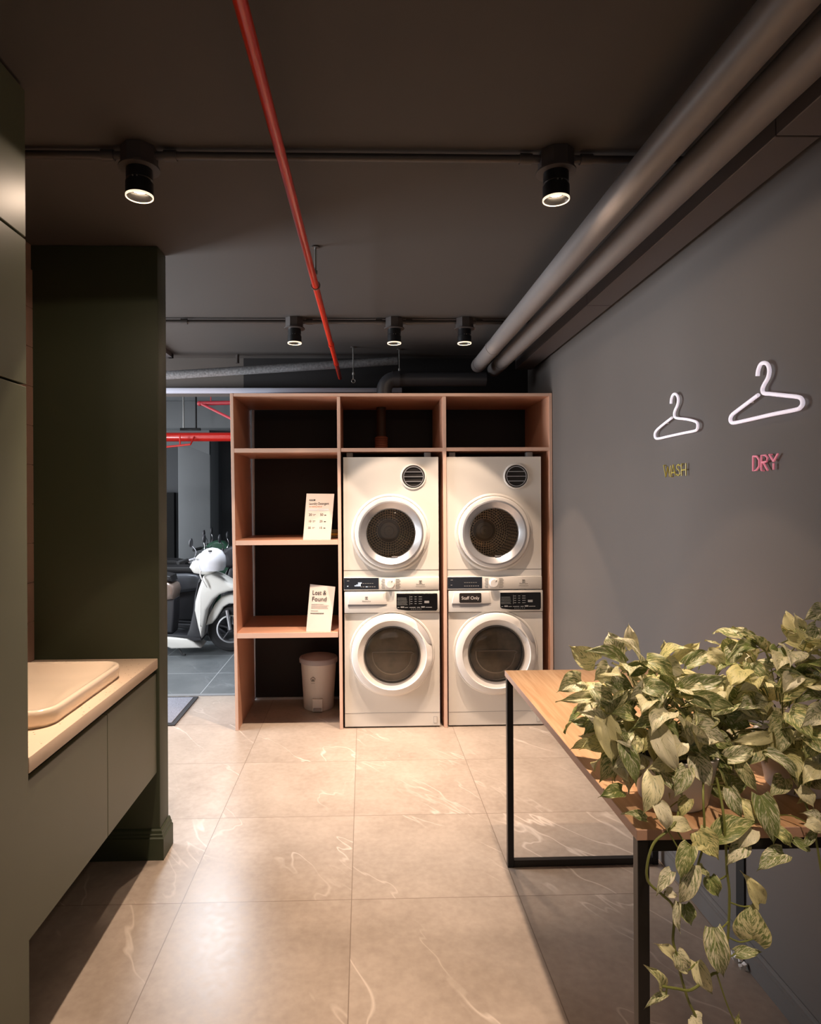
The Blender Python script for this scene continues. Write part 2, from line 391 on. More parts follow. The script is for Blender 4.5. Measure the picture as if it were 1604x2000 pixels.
# walls
b = B(); y0, y1 = YF-.1, YB+.12
prism(b, [(xr(y0), y0), (xr(y0)+.12, y0), (xr(y1)+.12, y1), (xr(y1), y1)], 0, ZC, 'z')
struct('wall_right', b, 'grey_wall', 'dark grey painted right wall carrying the hanger signs', 'wall', smooth=False)
struct('wall_left', box(B(), XL-.12, XL, YF-.1, 2.5725, 0, ZC), 'pink_tile', 'left wall behind the vanity', 'wall', smooth=False)
struct('wall_front', box(B(), XL, 1.3, YF-.1, YF, 0, ZC), 'grey_wall', 'wall behind the camera', 'wall', smooth=False)
# green partition at the far end of the vanity, and its return towards the entrance
struct('wall_partition', box(B(), -3.2, -.8223, 2.5725, 2.682, 0, ZC, .006), 'green_wall', 'olive green partition at the end of the vanity', 'wall')
b = B(); box(b, -.86, 1.30, YB, YB+.12, 0, ZC)
struct('wall_back', b, 'dark_wall', 'black wall behind the shelving unit', 'wall', smooth=False)
struct('wall_header', box(B(), -3.2, -.86, YB, YB+.12, 2.20, 2.74), 'grey_wall', 'grey header above the garage opening', 'wall', smooth=False)
struct('wall_header.001', box(B(), -.86, 1.4, YB+.12, YB+.2, 2.0, 2.74), 'grey_wall', 'garage side of the wall above the shelving', 'wall', smooth=False)
# entrance side wall with its window (out of frame to the left, source of the daylight)
b = B(); box(b, -3.32, -3.2, 2.68, 4.72, 0, .3); box(b, -3.32, -3.2, 2.68, 4.72, 2.2, ZC); box(b, -3.32, -3.2, 2.68, 2.8, .3, 2.2); box(b, -3.32, -3.2, 4.64, 4.72, .3, 2.2)
struct('wall_entrance', b, 'grey_wall', 'side wall of the entrance around the window', 'wall', smooth=False)
b = B(); box(b, -3.28, -3.22, 2.8, 2.85, .3, 2.2); box(b, -3.28, -3.22, 4.59, 4.64, .3, 2.2); box(b, -3.28, -3.22, 2.8, 4.64, .3, .35); box(b, -3.28, -3.22, 2.8, 4.64, 2.15, 2.2); box(b, -3.28, -3.22, 3.70, 3.74, .3, 2.2)
w1 = struct('window_1', b, 'black_metal', 'black framed entrance window', 'window', smooth=False)
obj('pane', box(B(), -3.255, -3.245, 2.85, 4.59, .35, 2.15), 'window_glass', w1, smooth=False)
# garage shell
GY = 8.3
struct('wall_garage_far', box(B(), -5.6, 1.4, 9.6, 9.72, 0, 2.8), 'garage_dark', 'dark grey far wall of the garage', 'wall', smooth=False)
struct('wall_garage_right', box(B(), .6, .7, 4.72, 9.6, 0, 2.8), 'garage_paint', 'garage wall on the right', 'wall', smooth=False)
pL, pR = atY(348, 1000, 8.6).x, atY(411, 1000, 8.6).x
struct('wall_pillar', box(B(), pL, pR, 8.6, 9.1, 0, 2.42, .012), 'garage_paint', 'grey square garage pillar behind the scooters', 'pillar')
zb0, zb1 = atY(400, 836, GY).z, 2.73
struct('trim_1', box(B(), -5.6, .6, GY, GY+.5, zb0, zb1, .008), 'garage_paint', 'grey concrete beam across the garage ceiling', 'beam')
b = B(); zs = atY(411, 888, 8.58).z
prism(b, [(pL-.9, zb0+.0), (pR, zb0), (pR, zs), (pL+.18, zs+.1), (pL-.9, zs+.16)], 8.56, 8.64, 'y')
struct('trim_2', b, 'garage_paint', 'sloping haunch under the beam at the pillar head', 'beam')
dL = atY(326, 1000, 9.4).x
b = B(); box(b, dL-.5, atY(340, 1000, 9.5).x, 9.5, 9.6, 0, atY(330, 962, 9.5).z)
struct('door_1', b, 'black_gap', 'black doorway in the garage wall left of the pillar', 'door', smooth=False)
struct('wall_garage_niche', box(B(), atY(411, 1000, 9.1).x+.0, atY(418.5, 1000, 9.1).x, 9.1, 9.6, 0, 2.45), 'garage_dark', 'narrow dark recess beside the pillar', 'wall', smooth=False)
# door track over the opening and pale strip putting the light gap behind the shelving into colour
struct('trim_3', box(B(), -3.2, .28, YB-.05, YB, 2.203, 2.236, .004), 'track_pale', 'pale metal sliding door track over the opening', 'door track')
struct('trim_4', box(B(), -.80, -.783, YB-.02, YB, .02, 2.08), 'pale_trim', 'pale strip standing in for light through the gap behind the shelving', 'trim', smooth=False)
struct('trim_5', box(B(), -.783, -.15, YB-.015, YB, 0, .014), 'pale_trim', 'pale seal line at the foot of the back wall', 'trim', smooth=False)
struct('trim_6', box(B(), -3.2, -.86, 4.69, 4.73, 0, .006), 'threshold', 'pale threshold strip at the garage opening', 'threshold', smooth=False)
# baseboards
def skirting(pts, hgt, th, m, name, label):
    """pts: floor polyline of the wall face; profile grows to the left of the path direction"""
    prof = [(0, 0), (th, 0), (th, hgt*.72), (th*.72, hgt*.76), (th*.72, hgt*.83), (th*.5, hgt*.86), (th*.42, hgt*.95), (th*.12, hgt), (0, hgt)]
    P = [Vector((x, y, 0)) for x, y in pts]; rings = []
    for i, p in enumerate(P):
        ds = []
        if i > 0: ds.append((p-P[i-1]).normalized())
        if i < len(P)-1: ds.append((P[i+1]-p).normalized())
        ns = [Vector((-d.y, d.x, 0)) for d in ds]; n = sum(ns, Vector()).normalized(); k = 1/max(.3, n.dot(ns[0]))
        rings.append([p+n*a*k+Vector((0, 0, h)) for a, h in prof])
    b = B(); loft(b, rings); return struct(name, b, m, label, 'baseboard', ang=20)
skirting([(xr(YF), YF+.0), (xr(3.96), 3.96)], .078, .014, 'grey_wall', 'baseboard_right', 'dark grey moulded baseboard along the right wall')
skirting([(-.8223, 2.682), (-.8223, 2.5725), (-1.32, 2.5725)][::-1] if False else [(-1.32, 2.5725), (-.8223, 2.5725), (-.8223, 2.682)][::-1], .118, .018, 'green_wall', 'baseboard_partition', 'olive green moulded baseboard at the foot of the partition')
struct('trim_7', box(B(), xr(1.95)-.006, xr(1.95)+.01, 1.93, 1.972, .078, .42), 'black_gap', 'narrow dark joint low on the right wall', 'joint', smooth=False)

# wall tiles behind the vanity: raised pale pink tiles with dark joints
b = B(); zt = .802
while zt < 2.30:
    box(b, XL, XL+.006, 1.3, 2.572, zt, zt+.1535); zt += .1557
t_ = struct('wall_left_tiling', b, 'pink_tile', 'dusty pink wall tiles behind the vanity', 'tiles', smooth=False)

# ================================================================== TALL CABINET, VANITY
XK, YK = -.8292, 1.588
t = thing('tall_cabinet', 'floor to ceiling olive green cabinet at the left edge, nearest the camera', 'cabinet', (XK-.25, .6, 0))
obj('body', box(B(), XL+.002, XK-.020, -.7, YK-.001, 0, ZC-.002), 'green_laminate', t)
segs = [(.006, 1.716), (1.722, 2.079), (2.085, ZC-.012)]
for i, (a, c_) in enumerate(segs):
    obj('door', box(B(), XK-.019, XK, -.7, YK, a, c_, .0015, 1), 'green_laminate', t)
obj('joint', box(B(), XK-.021, XK-.0195, -.7, YK, 1.7, 2.1), 'black_gap', t, smooth=False)
ZN = .802; ZV = .345; YD = 2.5725
t = thing('vanity_cabinet', 'wall-hung olive green vanity cabinet under the washbasin', 'cabinet', (-1.07, 2.08, ZV))
obj('body', box(B(), XL+.008, -.853, YK, YD-.001, ZV, ZN-.085), 'green_laminate', t)
obj('shadow_gap', box(B(), XL+.008, -.862, YK, YD-.001, ZN-.085, ZN-.042), 'black_gap', t, smooth=False)
ys = atX(211.5, 1500, -.832).y
for a, c_ in ((YK+.001, ys-.0015), (ys+.0015, YD-.003)):
    obj('door', box(B(), -.852, -.834, a, c_, ZV, ZN-.060, .0015, 1), 'green_laminate', t)
tag(obj('countertop', box(B(), XL+.007, -.8285, YK+.002, YD-.001, ZN-.041, ZN, .003), 'terrazzo', loc=(-1.07, 2.08, ZN-.041)),
    'speckled cream stone countertop on the green vanity', 'countertop')
# washbasin
sx0, sx1, sy0, sy1, zr = -1.262, -.868, 1.772, 2.335, ZN+.052
def ring(x0, x1, y0, y1, r, z): return [(x, y, z) for x, y in rrect(x0, x1, y0, y1, r, 8)]
b = B(); d = 0
rings = [ring(sx0+.012, sx1-.012, sy0+.012, sy1-.012, .06, ZN), ring(sx0+.004, sx1-.004, sy0+.004, sy1-.004, .065, ZN+.012), ring(sx0, sx1, sy0, sy1, .07, zr-.012), ring(sx0+.001, sx1-.001, sy0+.001, sy1-.001, .07, zr-.004), ring(sx0+.005, sx1-.005, sy0+.005, sy1-.005, .068, zr),
         ring(sx0+.014, sx1-.014, sy0+.014, sy1-.014, .06, zr), ring(sx0+.020, sx1-.020, sy0+.020, sy1-.020, .056, zr-.006), ring(sx0+.035, sx1-.035, sy0+.035, sy1-.035, .06, zr-.03), ring(sx0+.075, sx1-.075, sy0+.09, sy1-.09, .08, ZN+.006), ring(sx0+.13, sx1-.13, sy0+.18, sy1-.18, .04, ZN+.002)]
loft(b, rings)
t = thing('washbasin', 'cream rectangular ceramic washbasin with rounded corners set on the stone countertop', 'washbasin', (-1.07, 2.05, ZN))
obj('bowl', b, 'ceramic', t, ang=50)
obj('drain', lathe(B(), [(0, ZN+.006), (.026, ZN+.006), (.028, ZN+.002)], (-1.14, 2.05, 0)), 'chrome', t)

# ================================================================== SHELVING UNIT
SF, SB = 3.976, 4.575
t = thing('shelving_unit', 'terracotta pink open shelving unit framing the laundry machines', 'shelving', (.19, 4.28, 0))
XV = [(-.8163, -.797), (-.1599, -.139), (.4998, .521), (1.172, 1.192)]
lean = .012   # the free end panel stands a touch out of plumb, as in the photo
for i, (a, c_) in enumerate(XV):
    b = box(B(), a, c_, SF, SB, 0, 2.101 if i in (0, 3) else 2.08, .001, 1)
    for v in b.verts:
        k = {0: 1, 1: .35, 2: 0, 3: 0}[i]; v.co.x += lean*k*(1-2*v.co.z/2.1)
    for f in b.faces: f.material_index = 1 if f.normal.y < -.9 else 0
    obj('side_panel' if i in (0, 3) else 'divider', b, ['shelf_laminate', 'shelf_edge'], t)
def shelf(name, x0, x1, z0, z1):
    b = box(B(), x0, x1, SF+.0005, SB, z0, z1, .001, 1)
    b.normal_update()
    for f in b.faces: f.material_index = 1 if f.normal.y < -.9 else 0
    obj(name, b, ['shelf_laminate', 'shelf_edge'], t)
shelf('top_panel', -.808, 1.172, 2.081, 2.101)
shelf('shelf', -.805, -.158, 1.731, 1.758); shelf('shelf', -.139, .4998, 1.735, 1.758); shelf('shelf', .521, 1.172, 1.737, 1.760)
shelf('shelf', -.799, -.16, 1.154, 1.184); shelf('shelf', -.793, -.163, .574, .607)
for i, x in enumerate((-.135, .525)):
    pass

# ================================================================== LAUNDRY MACHINES (built with front-left-bottom corner at the origin)
S = 1/310.8
def front_plate(bm, w_, h0, h1, cx, cz, r, y=0., n=64, corner=.0):
    """rectangle with a round hole"""
    outer = []; inner = []
    for k in range(n):
        a = 2*PI*k/n; dx, dz = math.cos(a), math.sin(a)
        ts = []
        if dx > 1e-9: ts.append((w_-cx)/dx)
        if dx < -1e-9: ts.append(-cx/dx)
        if dz > 1e-9: ts.append((h1-cz)/dz)
        if dz < -1e-9: ts.append((h0-cz)/dz)
        tt = min(ts); outer.append([cx+dx*tt, cz+dz*tt]); inner.append((cx+dx*r, cz+dz*r))
    for X_, Z_ in ((0, h0), (0, h1), (w_, h0), (w_, h1)):
        k = min(range(n), key=lambda i: (outer[i][0]-X_)**2+(outer[i][1]-Z_)**2); outer[k] = [X_, Z_]
    O = [bm.verts.new((x, y, z)) for x, z in outer]; I = [bm.verts.new((x, y, z)) for x, z in inner]
    for k in range(n): bm.faces.new((O[k], O[(k+1) % n], I[(k+1) % n], I[k]))
    return O
def casing(w_, hgt, dep, cx, cz, r, chamfer=.012):
    b = B(); O = front_plate(b, w_, 0, hgt, cx, cz, r, -chamfer*0)
    n = len(O); back = [b.verts.new((v.co.x, dep, v.co.z)) for v in O]
    for k in range(n): b.faces.new((O[k], back[k], back[(k+1) % n], O[(k+1) % n]))
    b.faces.new(back)
    # soften the two vertical front corners by pushing the edge ring back
    for v in O:
        pass
    bmesh.ops.recalc_face_normals(b, faces=b.faces)
    return b
MW, MH = .598, .85
def drum(parent, cx, cz, r, depth, name='drum'):
    b = B(); uvl = b.loops.layers.uv.new('drum'); n = 64; rows = [(r, .02), (r*1.02, depth*.6), (r*1.0, depth)]
    def strip(R0, R1, s):
        for k in range(n):
            a0, a1 = 2*PI*k/n, 2*PI*(k+1)/n
            vs = [b.verts.new((cx+R*math.cos(a), y, cz+R*math.sin(a))) for R, y, a in ((R0[0], R0[1], a0), (R0[0], R0[1], a1), (R1[0], R1[1], a1), (R1[0], R1[1], a0))]
            f = b.faces.new(vs)
            for l, (q, p) in zip(f.loops, ((k, 0), (k+1, 0), (k+1, s), (k, s))): l[uvl].uv = (q*.75, p)
    strip((r, .01), (r, depth), 12)
    # perforated back disc: polar rings become straight rows in uv
    R = r; k_ = 0
    while R > r*.42:
        R2 = R-.0165
        nn = max(18, int(2*PI*R/.0175)); 
        for k in range(n):
            a0, a1 = 2*PI*k/n, 2*PI*(k+1)/n
            f = b.faces.new([b.verts.new((cx+q*math.cos(a), depth-.05*(1-q/r), cz+q*math.sin(a))) for q, a in ((R, a0), (R, a1), (R2, a1), (R2, a0))])
            for l, (q, p) in zip(f.loops, ((k, 0), (k+1, 0), (k+1, 1), (k, 1))): l[uvl].uv = (q/n*nn+k_*.5, p+k_)
        R = R2; k_ += 1
    bmesh.ops.remove_doubles(b, verts=b.verts, dist=1e-5)
    o = obj(name, b, 'drum_steel', parent, world=False)
    b = B()
    lathe(b, [(r*.45, depth-.028), (r*.44, depth-.045), (r*.36, depth-.05), (r*.34, depth-.044), (r*.2, depth-.046), (r*.19, depth-.054), (r*.05, depth-.056), (r*.04, depth-.06), (0, depth-.06)], (cx, 0, cz), 'y', 40)
    obj('hub', b, 'drum_hub', parent, world=False)
def flat(bm, x0, x1, z0, z1, y): return box(bm, x0, x1, y-.0008, y, z0, z1)
def emblem(bm, x, z, s, y):
    """small square mark of two opposed curves"""
    for sx_ in (-1, 1):
        pts = [(x+sx_*s*math.cos(a)*.55-sx_*s*.55, z+s*.5*math.sin(a)) for a in [(-PI/2+PI*k/8) for k in range(9)]]
        for p, q in zip(pts, pts[1:]):
            tube(bm, [(p[0], y, p[1]), (q[0], y, q[1])], s*.07, 4)
    for zz in (-.5, .5): box(bm, x-s*.5, x+s*.5, y-.0006, y, z+zz*s-.04*s, z+zz*s+.04*s)
    for xx in (-.5, .5): box(bm, x+xx*s-.04*s, x+xx*s+.04*s, y-.0006, y, z-.5*s, z+.5*s)
X1, Z1 = (1, 0, 0), (0, 0, 1)
def make_dryer(label, loc, display_lit, knob_a):
    t = thing('tumble_dryer', label, 'dryer', loc, 'stacked tumble dryers on top')
    cx, cz = (765-673)*S, (1152-1039)*S; rg = 48*S
    obj('casing', casing(MW, MH-.012, .58, cx, cz, rg+.02), 'white_enamel', t, world=False, smooth=False)
    # curved top fascia and slightly bowed front skin
    b = B()
    box(b, 0, MW, -.001, 0, .1275, .1295); obj('seam', b, 'seam', t, world=False, smooth=False)
    b = B()
    for x in (.036, .036+.042, .515, .556):
        pass
    for x in (.035, .53): box(b, x-.025+.01, x+.025, .03, .08, MH-.014, MH+.020, .004)
    obj('foot', b, 'print_grey', t, world=False)
    # vent
    vx, vz, vr = (810-673)*S, (1152-930)*S, 22*S
    b = B(); lathe(b, [(vr+.010, -.001), (vr+.008, -.006), (vr+.002, -.007), (vr, -.002), (vr, .004), (vr+.010, .004)], (vx, 0, vz), 'y', 48, closed=True); obj('vent_bezel', b, 'white_plastic', t, world=False)
    v_ = obj('vent_grille', lathe(B(), [(0, .001), (vr, .001), (vr, -.004), (vr-.004, -.005), (vr-.008, -.002), (0, -.0015)], (vx, 0, vz), 'y', 40), 'print_black', t, world=False)
    b = B()
    lathe(b, [(vr-.006, -.004), (vr-.006, -.0075), (vr-.011, -.0075), (vr-.011, -.004)], (vx, 0, vz), 'y', 40, closed=True)
    for k in (-1, 0, 1):
        hw = math.sqrt((vr-.01)**2-(k*.030)**2); box(b, vx-hw, vx+hw, -.009, -.005, vz+k*.030-.0022, vz+k*.030+.0022)
    obj('slats', b, 'silver', v_, world=False)
    # door: raised surround, white ring, silver dished ring, glass
    b = B(); lathe(b, [(77*S, 0), (75*S, -.006), (73*S, -.008), (72*S, -.003), (64*S, -.003), (64*S, 0)], (cx, 0, cz-.003), 'y', 72, closed=True); obj('door_surround', b, 'white_enamel', t, world=False)
    b = B(); lathe(b, [(70*S, 0), (70*S, -.022), (68.5*S, -.028), (65*S, -.031), (62*S, -.030), (62*S, 0)], (cx, 0, cz), 'y', 72, closed=True); d_ = obj('door', b, 'white_plastic', t, world=False)
    b = B(); lathe(b, [(64*S, -.029), (63*S, -.034), (60*S, -.036), (52*S, -.020), (48.5*S, -.010), (47*S, -.010), (47*S, 0.01), (62*S, 0.01)], (cx, 0, cz-.003), 'y', 72, closed=True); obj('door_ring', b, 'silver', d_, world=False)
    b = B(); lathe(b, [(48*S, -.011), (40*S, -.016), (28*S, -.020), (14*S, -.0225), (0, -.023)], (cx, 0, cz-.004), 'y', 56); obj('door_glass', b, 'smoke_glass', d_, world=False)
    b = B(); box(b, cx+.004, cx+.044, -.016, -.008, cz-.155, cz-.148, .002); obj('catch', b, 'silver', d_, world=False)
    drum(t, cx, cz-.004, rg+.016, .34)
    # control fascia at the bottom
    b = box(B(), 0, MW, -.012, 0, .004, .084, .004); obj('control_fascia', b, 'white_enamel', t, world=False)
    b = flat(B(), .001, 68*S, .010, .082, -.0122); p = obj('display', b, 'panel_slate', t, world=False)
    b = B(); rr = random.Random(3 if display_lit else 4)
    for k in range(7): flat(b, .105+k*.014, .105+k*.014+.009, .024, .028, -.0132)
    for k in range(6): flat(b, .105+k*.014, .105+k*.014+.010, .046, .0485, -.0132)
    box(b, .02, .034, -.0137, -.013, .062, .066); box(b, .02, .03, -.0137, -.013, .030, .034)
    obj('display_marks', b, 'print_grey', p, world=False)
    if display_lit:
        b = B()
        for k in range(4): flat(b, .068+k*.010, .068+k*.010+.007, .030, .030+.006+.004*k, -.0135)
        for k in range(3): flat(b, .090+k*.008, .090+k*.008+.006, .048, .053, -.0135)
        flat(b, .022, .027, .028, .033, -.0135); flat(b, .140, .147, .024, .028, -.0135); obj('lit_digits', b, 'led', p, world=False)
    kx, kz = 90.5*S, (1152-1138)*S
    k_ = obj('knob', lathe(B(), [(.029, -.012), (.029, -.014), (.0265, -.015), (.026, -.032), (.023, -.035), (0, -.035)], (kx, 0, kz), 'y', 36), 'white_plastic', t, world=False)
    b = box(B(), -.0015, .0015, -.0362, -.0352, .012, .024); bmesh.ops.rotate(b, verts=b.verts, cent=(0, 0, 0), matrix=Matrix.Rotation(knob_a, 3, 'Y')); bmesh.ops.translate(b, verts=b.verts, vec=(kx, 0, kz)); obj('pointer', b, 'print_dark', k_, world=False)
    b = B()
    for k in range(7):
        zz = .014+k*.0095
        flat(b, kx-.052-.004*(k % 2), kx-.034, zz, zz+.0016, -.0125); flat(b, kx+.034, kx+.058+.006*(k % 2), zz, zz+.0016, -.0125)
    emblem(b, 149.5*S, .054, .016, -.0125)
    text_bm(b, 'Electrolux', (149.5*S, -.0126, .034), X1, Z1, .013, 'CENTER'); text_bm(b, 'UltimateCare', (149.5*S, -.0126, .022), X1, Z1, .010, 'CENTER', width=.06)
    obj('lettering', b, 'print_dark', t, world=False, smooth=False)
    return t
def make_washer(label, loc):
    t = thing('washing_machine', label, 'washing machine', loc, 'front-loading washing machines underneath')
    cx, cz = (766-673.5)*S, (1417-1276)*S; rg = 54*S; H0 = 1417
    Z = lambda y: (H0-y)*S
    obj('casing', casing(MW, MH, .60, cx, cz, rg+.02), 'white_enamel', t, world=False, smooth=False)
    b = box(B(), 0, MW, -.0015, 0, Z(1196.5), Z(1195.5)); obj('seam', b, 'seam', t, world=False, smooth=False)
    obj('kick_seam', box(B(), 0, MW, -.001, 0, Z(1391), Z(1390.5)), 'shadow_grey', t, world=False, smooth=False)
    b = box(B(), 0, MW, -.013, 0, Z(1195), MH-.001, .005); obj('control_fascia', b, 'white_enamel', t, world=False)
    b = box(B(), .006, MW-.006, .01, .55, -.002, 0); 
    b.free()
    # detergent drawer with scooped grip
    dx0, dx1 = 7*S, 84*S
    b = B(); prism(b, [(dx0, Z(1178)), (dx1-.004, Z(1178)), (dx1-.014, Z(1156)), (dx0+.014, Z(1156))], -.0175, -.010, 'y', .002); d_ = obj('detergent_drawer', b, 'white_plastic', t, world=False)
    b = B(); prism(b, [(dx0, Z(1178)), (dx1, Z(1178)), (dx1-.02, Z(1182)), (dx1-.06, Z(1185)), (dx0+.006, Z(1185.5)), (dx0, Z(1183))], -.0138, -.012, 'y'); obj('drawer_grip', b, 'shadow_grey', d_, world=False)
    b = B(); emblem(b, 43*S, Z(1165.5), .015, -.018); text_bm(b, 'Electrolux', (43*S, -.0178, Z(1173)), X1, Z1, .013, 'CENTER'); obj('lettering', b, 'print_dark', d_, world=False, smooth=False)
    px0, px1 = 101.5*S, 181*S
    b = B(); prism(b, [(px0, Z(1157.5)), (px1, Z(1157.5)), (px1+.002, Z(1160)), (px1+.002, Z(1188)), (px1-.006, Z(1191.5)), (px0+.07, Z(1191)), (px0+.01, Z(1188.5)), (px0, Z(1186))], -.0150, -.012, 'y', .001, 1); p = obj('control_panel', b, 'panel_black', t, world=False)
    b = B(); rr = random.Random(5)
    for k in range(6): flat(b, px0+.005, px0+.005+rr.uniform(.045, .065), Z(1166.5+k*2.6), Z(1166.5+k*2.6)+.0016, -.0155)
    for c_ in range(3):
        for k in range(4): flat(b, px0+.087+c_*.026, px0+.087+c_*.026+.013+.008*(c_ == 2), Z(1164.5+k*4.4), Z(1164.5+k*4.4)+.0026, -.0155)
    flat(b, px0+.082, px0+.0832, Z(1180), Z(1162), -.0155)
    for xx, ww in ((.006, .012), (.026, .022), (.052, .02), (.08, .04), (.128, .02), (.155, .022), (.182, .04)): flat(b, px0+xx, px0+xx+ww, Z(1185.2), Z(1185.2)+(.008 if ww == .022 else .0035), -.0155)
    for xx in range(6): flat(b, px0+.09+xx*.012, px0+.09+xx*.012+.006, Z(1188.3), Z(1188.3)+.002, -.0155)
    flat(b, px0+.175, px0+.205, Z(1176.5), Z(1172), -.0155)
    obj('panel_print', b, 'print_grey', p, world=False, smooth=False)
    # door
    b = B(); lathe(b, [(84*S, 0), (82.5*S, -.004), (80*S, -.004), (79.5*S, 0.0)], (cx, 0, cz+.004), 'y', 80, closed=True); obj('door_surround', b, 'white_enamel', t, world=False)
    # outer ring; its right edge is cut away into a grip
    prof = [(79.5*S, 0), (79.5*S, -.020), (78*S, -.030), (74*S, -.037), (67*S, -.040), (66*S, -.034), (56*S, -.022), (54*S, -.022), (54*S, .012), (70*S, .012)]
    b = lathe(B(), prof, (cx, 0, cz), 'y', 96, closed=True)
    for v in b.verts:
        dx, dz = v.co.x-cx, v.co.z-cz; r_ = math.hypot(dx, dz); a = math.atan2(dz, dx)
        if r_ > 68*S and v.co.y < -.01 and -.1 < a < 1.0:
            k = math.sin((a+.1)/1.1*PI)**.5; v.co.y += .022*k*min(1, (r_-68*S)/(8*S))
    d_ = obj('door', b, 'white_plastic', t, world=False)
    b = B(); n = 18; rows = []
    for k in range(n+1):
        a = math.radians(14+50*k/n); q = math.sin(PI*k/n)**.5
        r0_, r1_ = (79-15*q)*S, 79.8*S
        rows.append([b.verts.new((cx+r*math.cos(a), y, cz+r*math.sin(a))) for r, y in ((r0_, -.012-.027*q), (r0_+.002, -.0405*q-.012*(1-q)), (r1_, -.012-.006*q), (r1_, -.004))])
    for p_, q_ in zip(rows, rows[1:]):
        for k in range(3): b.faces.new((p_[k], p_[k+1], q_[k+1], q_[k]))
    bmesh.ops.recalc_face_normals(b, faces=b.faces)
    obj('door_handle', b, 'handle_shade', d_, world=False)
    b = B(); lathe(b, [(55.5*S, -.022), (54.5*S, -.028), (53*S, -.028), (52*S, -.022)], (cx, 0, cz), 'y', 72, closed=True); obj('glass_rim', b, 'print_dark', d_, world=False)
    b = B(); lathe(b, [(54*S, -.020), (51*S, -.030), (44*S, -.036), (30*S, -.040), (14*S, -.042), (0, -.0425)], (cx, 0, cz), 'y', 56); obj('door_glass', b, 'washer_glass', d_, world=False)
    # inner bowl seen through the door glass: flat-topped rounded lens
    b = B(); R = 38*S; pts = [(cx+R*math.cos(a), .0, cz-.004+R*math.sin(a)) for a in [PI*1.0+.02+(PI-.04)*k/24 for k in range(25)]]; pts = [(cx-R, 0, cz+.012)]+pts+[(cx+R, 0, cz+.012)]
    tube(b, smooth_path(pts+[pts[0]], 2), .0040, 6); obj('lens', b, 'bin_white', d_, world=False)
    b = B(); lathe(b, [(53*S, .012), (50*S, .05), (48*S, .10), (48*S, .20), (0, .21)], (cx, 0, cz), 'y', 48); obj('drum', b, 'washer_drum', t, world=False)
    b = B(); box(b, cx-.1, cx+.1, .02, .05, cz+.095, cz+.118, .006); obj('lifter', b, 'silver', t, world=False)
    b = B(); box(b, MW-.040, MW-.018, -.0012, 0, Z(1412), Z(1399)); f_ = obj('filter_flap', b, 'shadow_grey', t, world=False); box_ = flat(B(), MW-.0385, MW-.0195, Z(1411.5), Z(1399.5), -.0012); obj('flap_cover', box_, 'white_enamel', f_, world=False)
    for x in (.06, MW-.06): obj('foot', lathe(B(), [(.02, -.010), (.02, -.003), (.012, 0.0)], (x, .06, 0), 'z', 16), 'rubber', t, world=False)
    return t
wx = atY(673.5, 1300, 3.99).x
OFF = .6535
make_washer('front-loading washing machine under the left dryer, next to the open shelves', (wx, 3.99, .010))
make_washer('front-loading washing machine with the staff only plate, nearest the right wall', (wx+OFF, 3.99, .010))
make_dryer('tumble dryer stacked above the left washing machine, display lit', (wx-.003, 3.988, .863), True, .5)
make_dryer('tumble dryer stacked at the right, its knob turned, display dark', (wx+OFF-.006, 3.988, .863), False, .75)
# Staff Only plate on the right washer's drawer
sL, sR = wx+OFF+(899-878)*S-.0, wx+OFF+(942-878)*S
zS0, zS1 = .01+(1417-1176.5)*S, .01+(1417-1157.5)*S
t = thing('staff_only_plate', 'small black plate reading Staff Only on the right washing machine drawer', 'sign', ((sL+sR)/2, 3.97, zS0))
obj('plate', prism(B(), rrect(sL, sR, zS0, zS1, .008), 3.968, 3.9715, 'y'), 'print_black', t)
obj('lettering', text_bm(B(), 'Staff Only', ((sL+sR)/2, 3.9678, zS0+.021), X1, Z1, .029, 'CENTER', width=.112), 'white_plastic', t, smooth=False)

# ================================================================== THINGS ON THE SHELVES
def plank(p00, p10, p11, p01, th=.004):
    """thin board from four corners (bottom left, bottom right, top right, top left)"""
    P = [Vector(p) for p in (p00, p10, p11, p01)]; n = (P[1]-P[0]).cross(P[3]-P[0]).normalized()
    b = B(); f = [b.verts.new(p) for p in P]; k = [b.verts.new(p-n*th) for p in P]
    b.faces.new(f); b.faces.new(k[::-1])
    for i in range(4): b.faces.new((f[i], f[(i+1) % 4], k[(i+1) % 4], k[i]))
    bmesh.ops.recalc_face_normals(b, faces=b.faces); return b, P, n
def sign(name, label, corners, z_sh, items, bars):
    b, P, n = plank(*corners)
    t = thing(name, label, 'sign', ((P[0].x+P[1].x)/2, P[0].y+.04, z_sh))
    obj('board', b, 'paper', t)
    Xd, Yd = (P[1]-P[0]), (P[3]-P[0])
    pt = lambda u, v: P[0]+Xd*u+Yd*v+n*.0006
    for m in ('print_black', 'print_orange', 'white_plastic'):
        it = [i for i in items if i[0] == m]
        if it:
            b = B()
            for _, s, u, v, sz, wd in it: text_bm(b, s, pt(u, v), Xd, Yd, sz, 'LEFT', .0012 if m == 'white_plastic' else .0004, width=wd, bold=.007)
            obj('lettering', b, m, t, smooth=False)
    for m, name_ in (('print_black', 'printed_lines'), ('paper_grey', 'table_header')):
        it = [i for i in bars if i[0] == m]
        if it:
            b = B()
            for _, u0, u1, v0, v1 in it: b.faces.new([b.verts.new(pt(u, v)) for u, v in ((u0, v0), (u1, v0), (u1, v1), (u0, v1))])
            obj(name_, b, m, t, smooth=False)
    # fold-out prop behind
    m0, m1 = (P[0]+P[1])/2+Yd*.7-n*.006, None
    b = B(); box(b, m0.x-.02, m0.x+.02, P[0].y+.13, P[0].y+.134, z_sh, m0.z); 
    for v in b.verts:
        if v.co.z > z_sh+.05: v.co.y = m0.y+.004+(v.co.y-P[0].y-.13)
    obj('prop', b, 'paper', t); return t
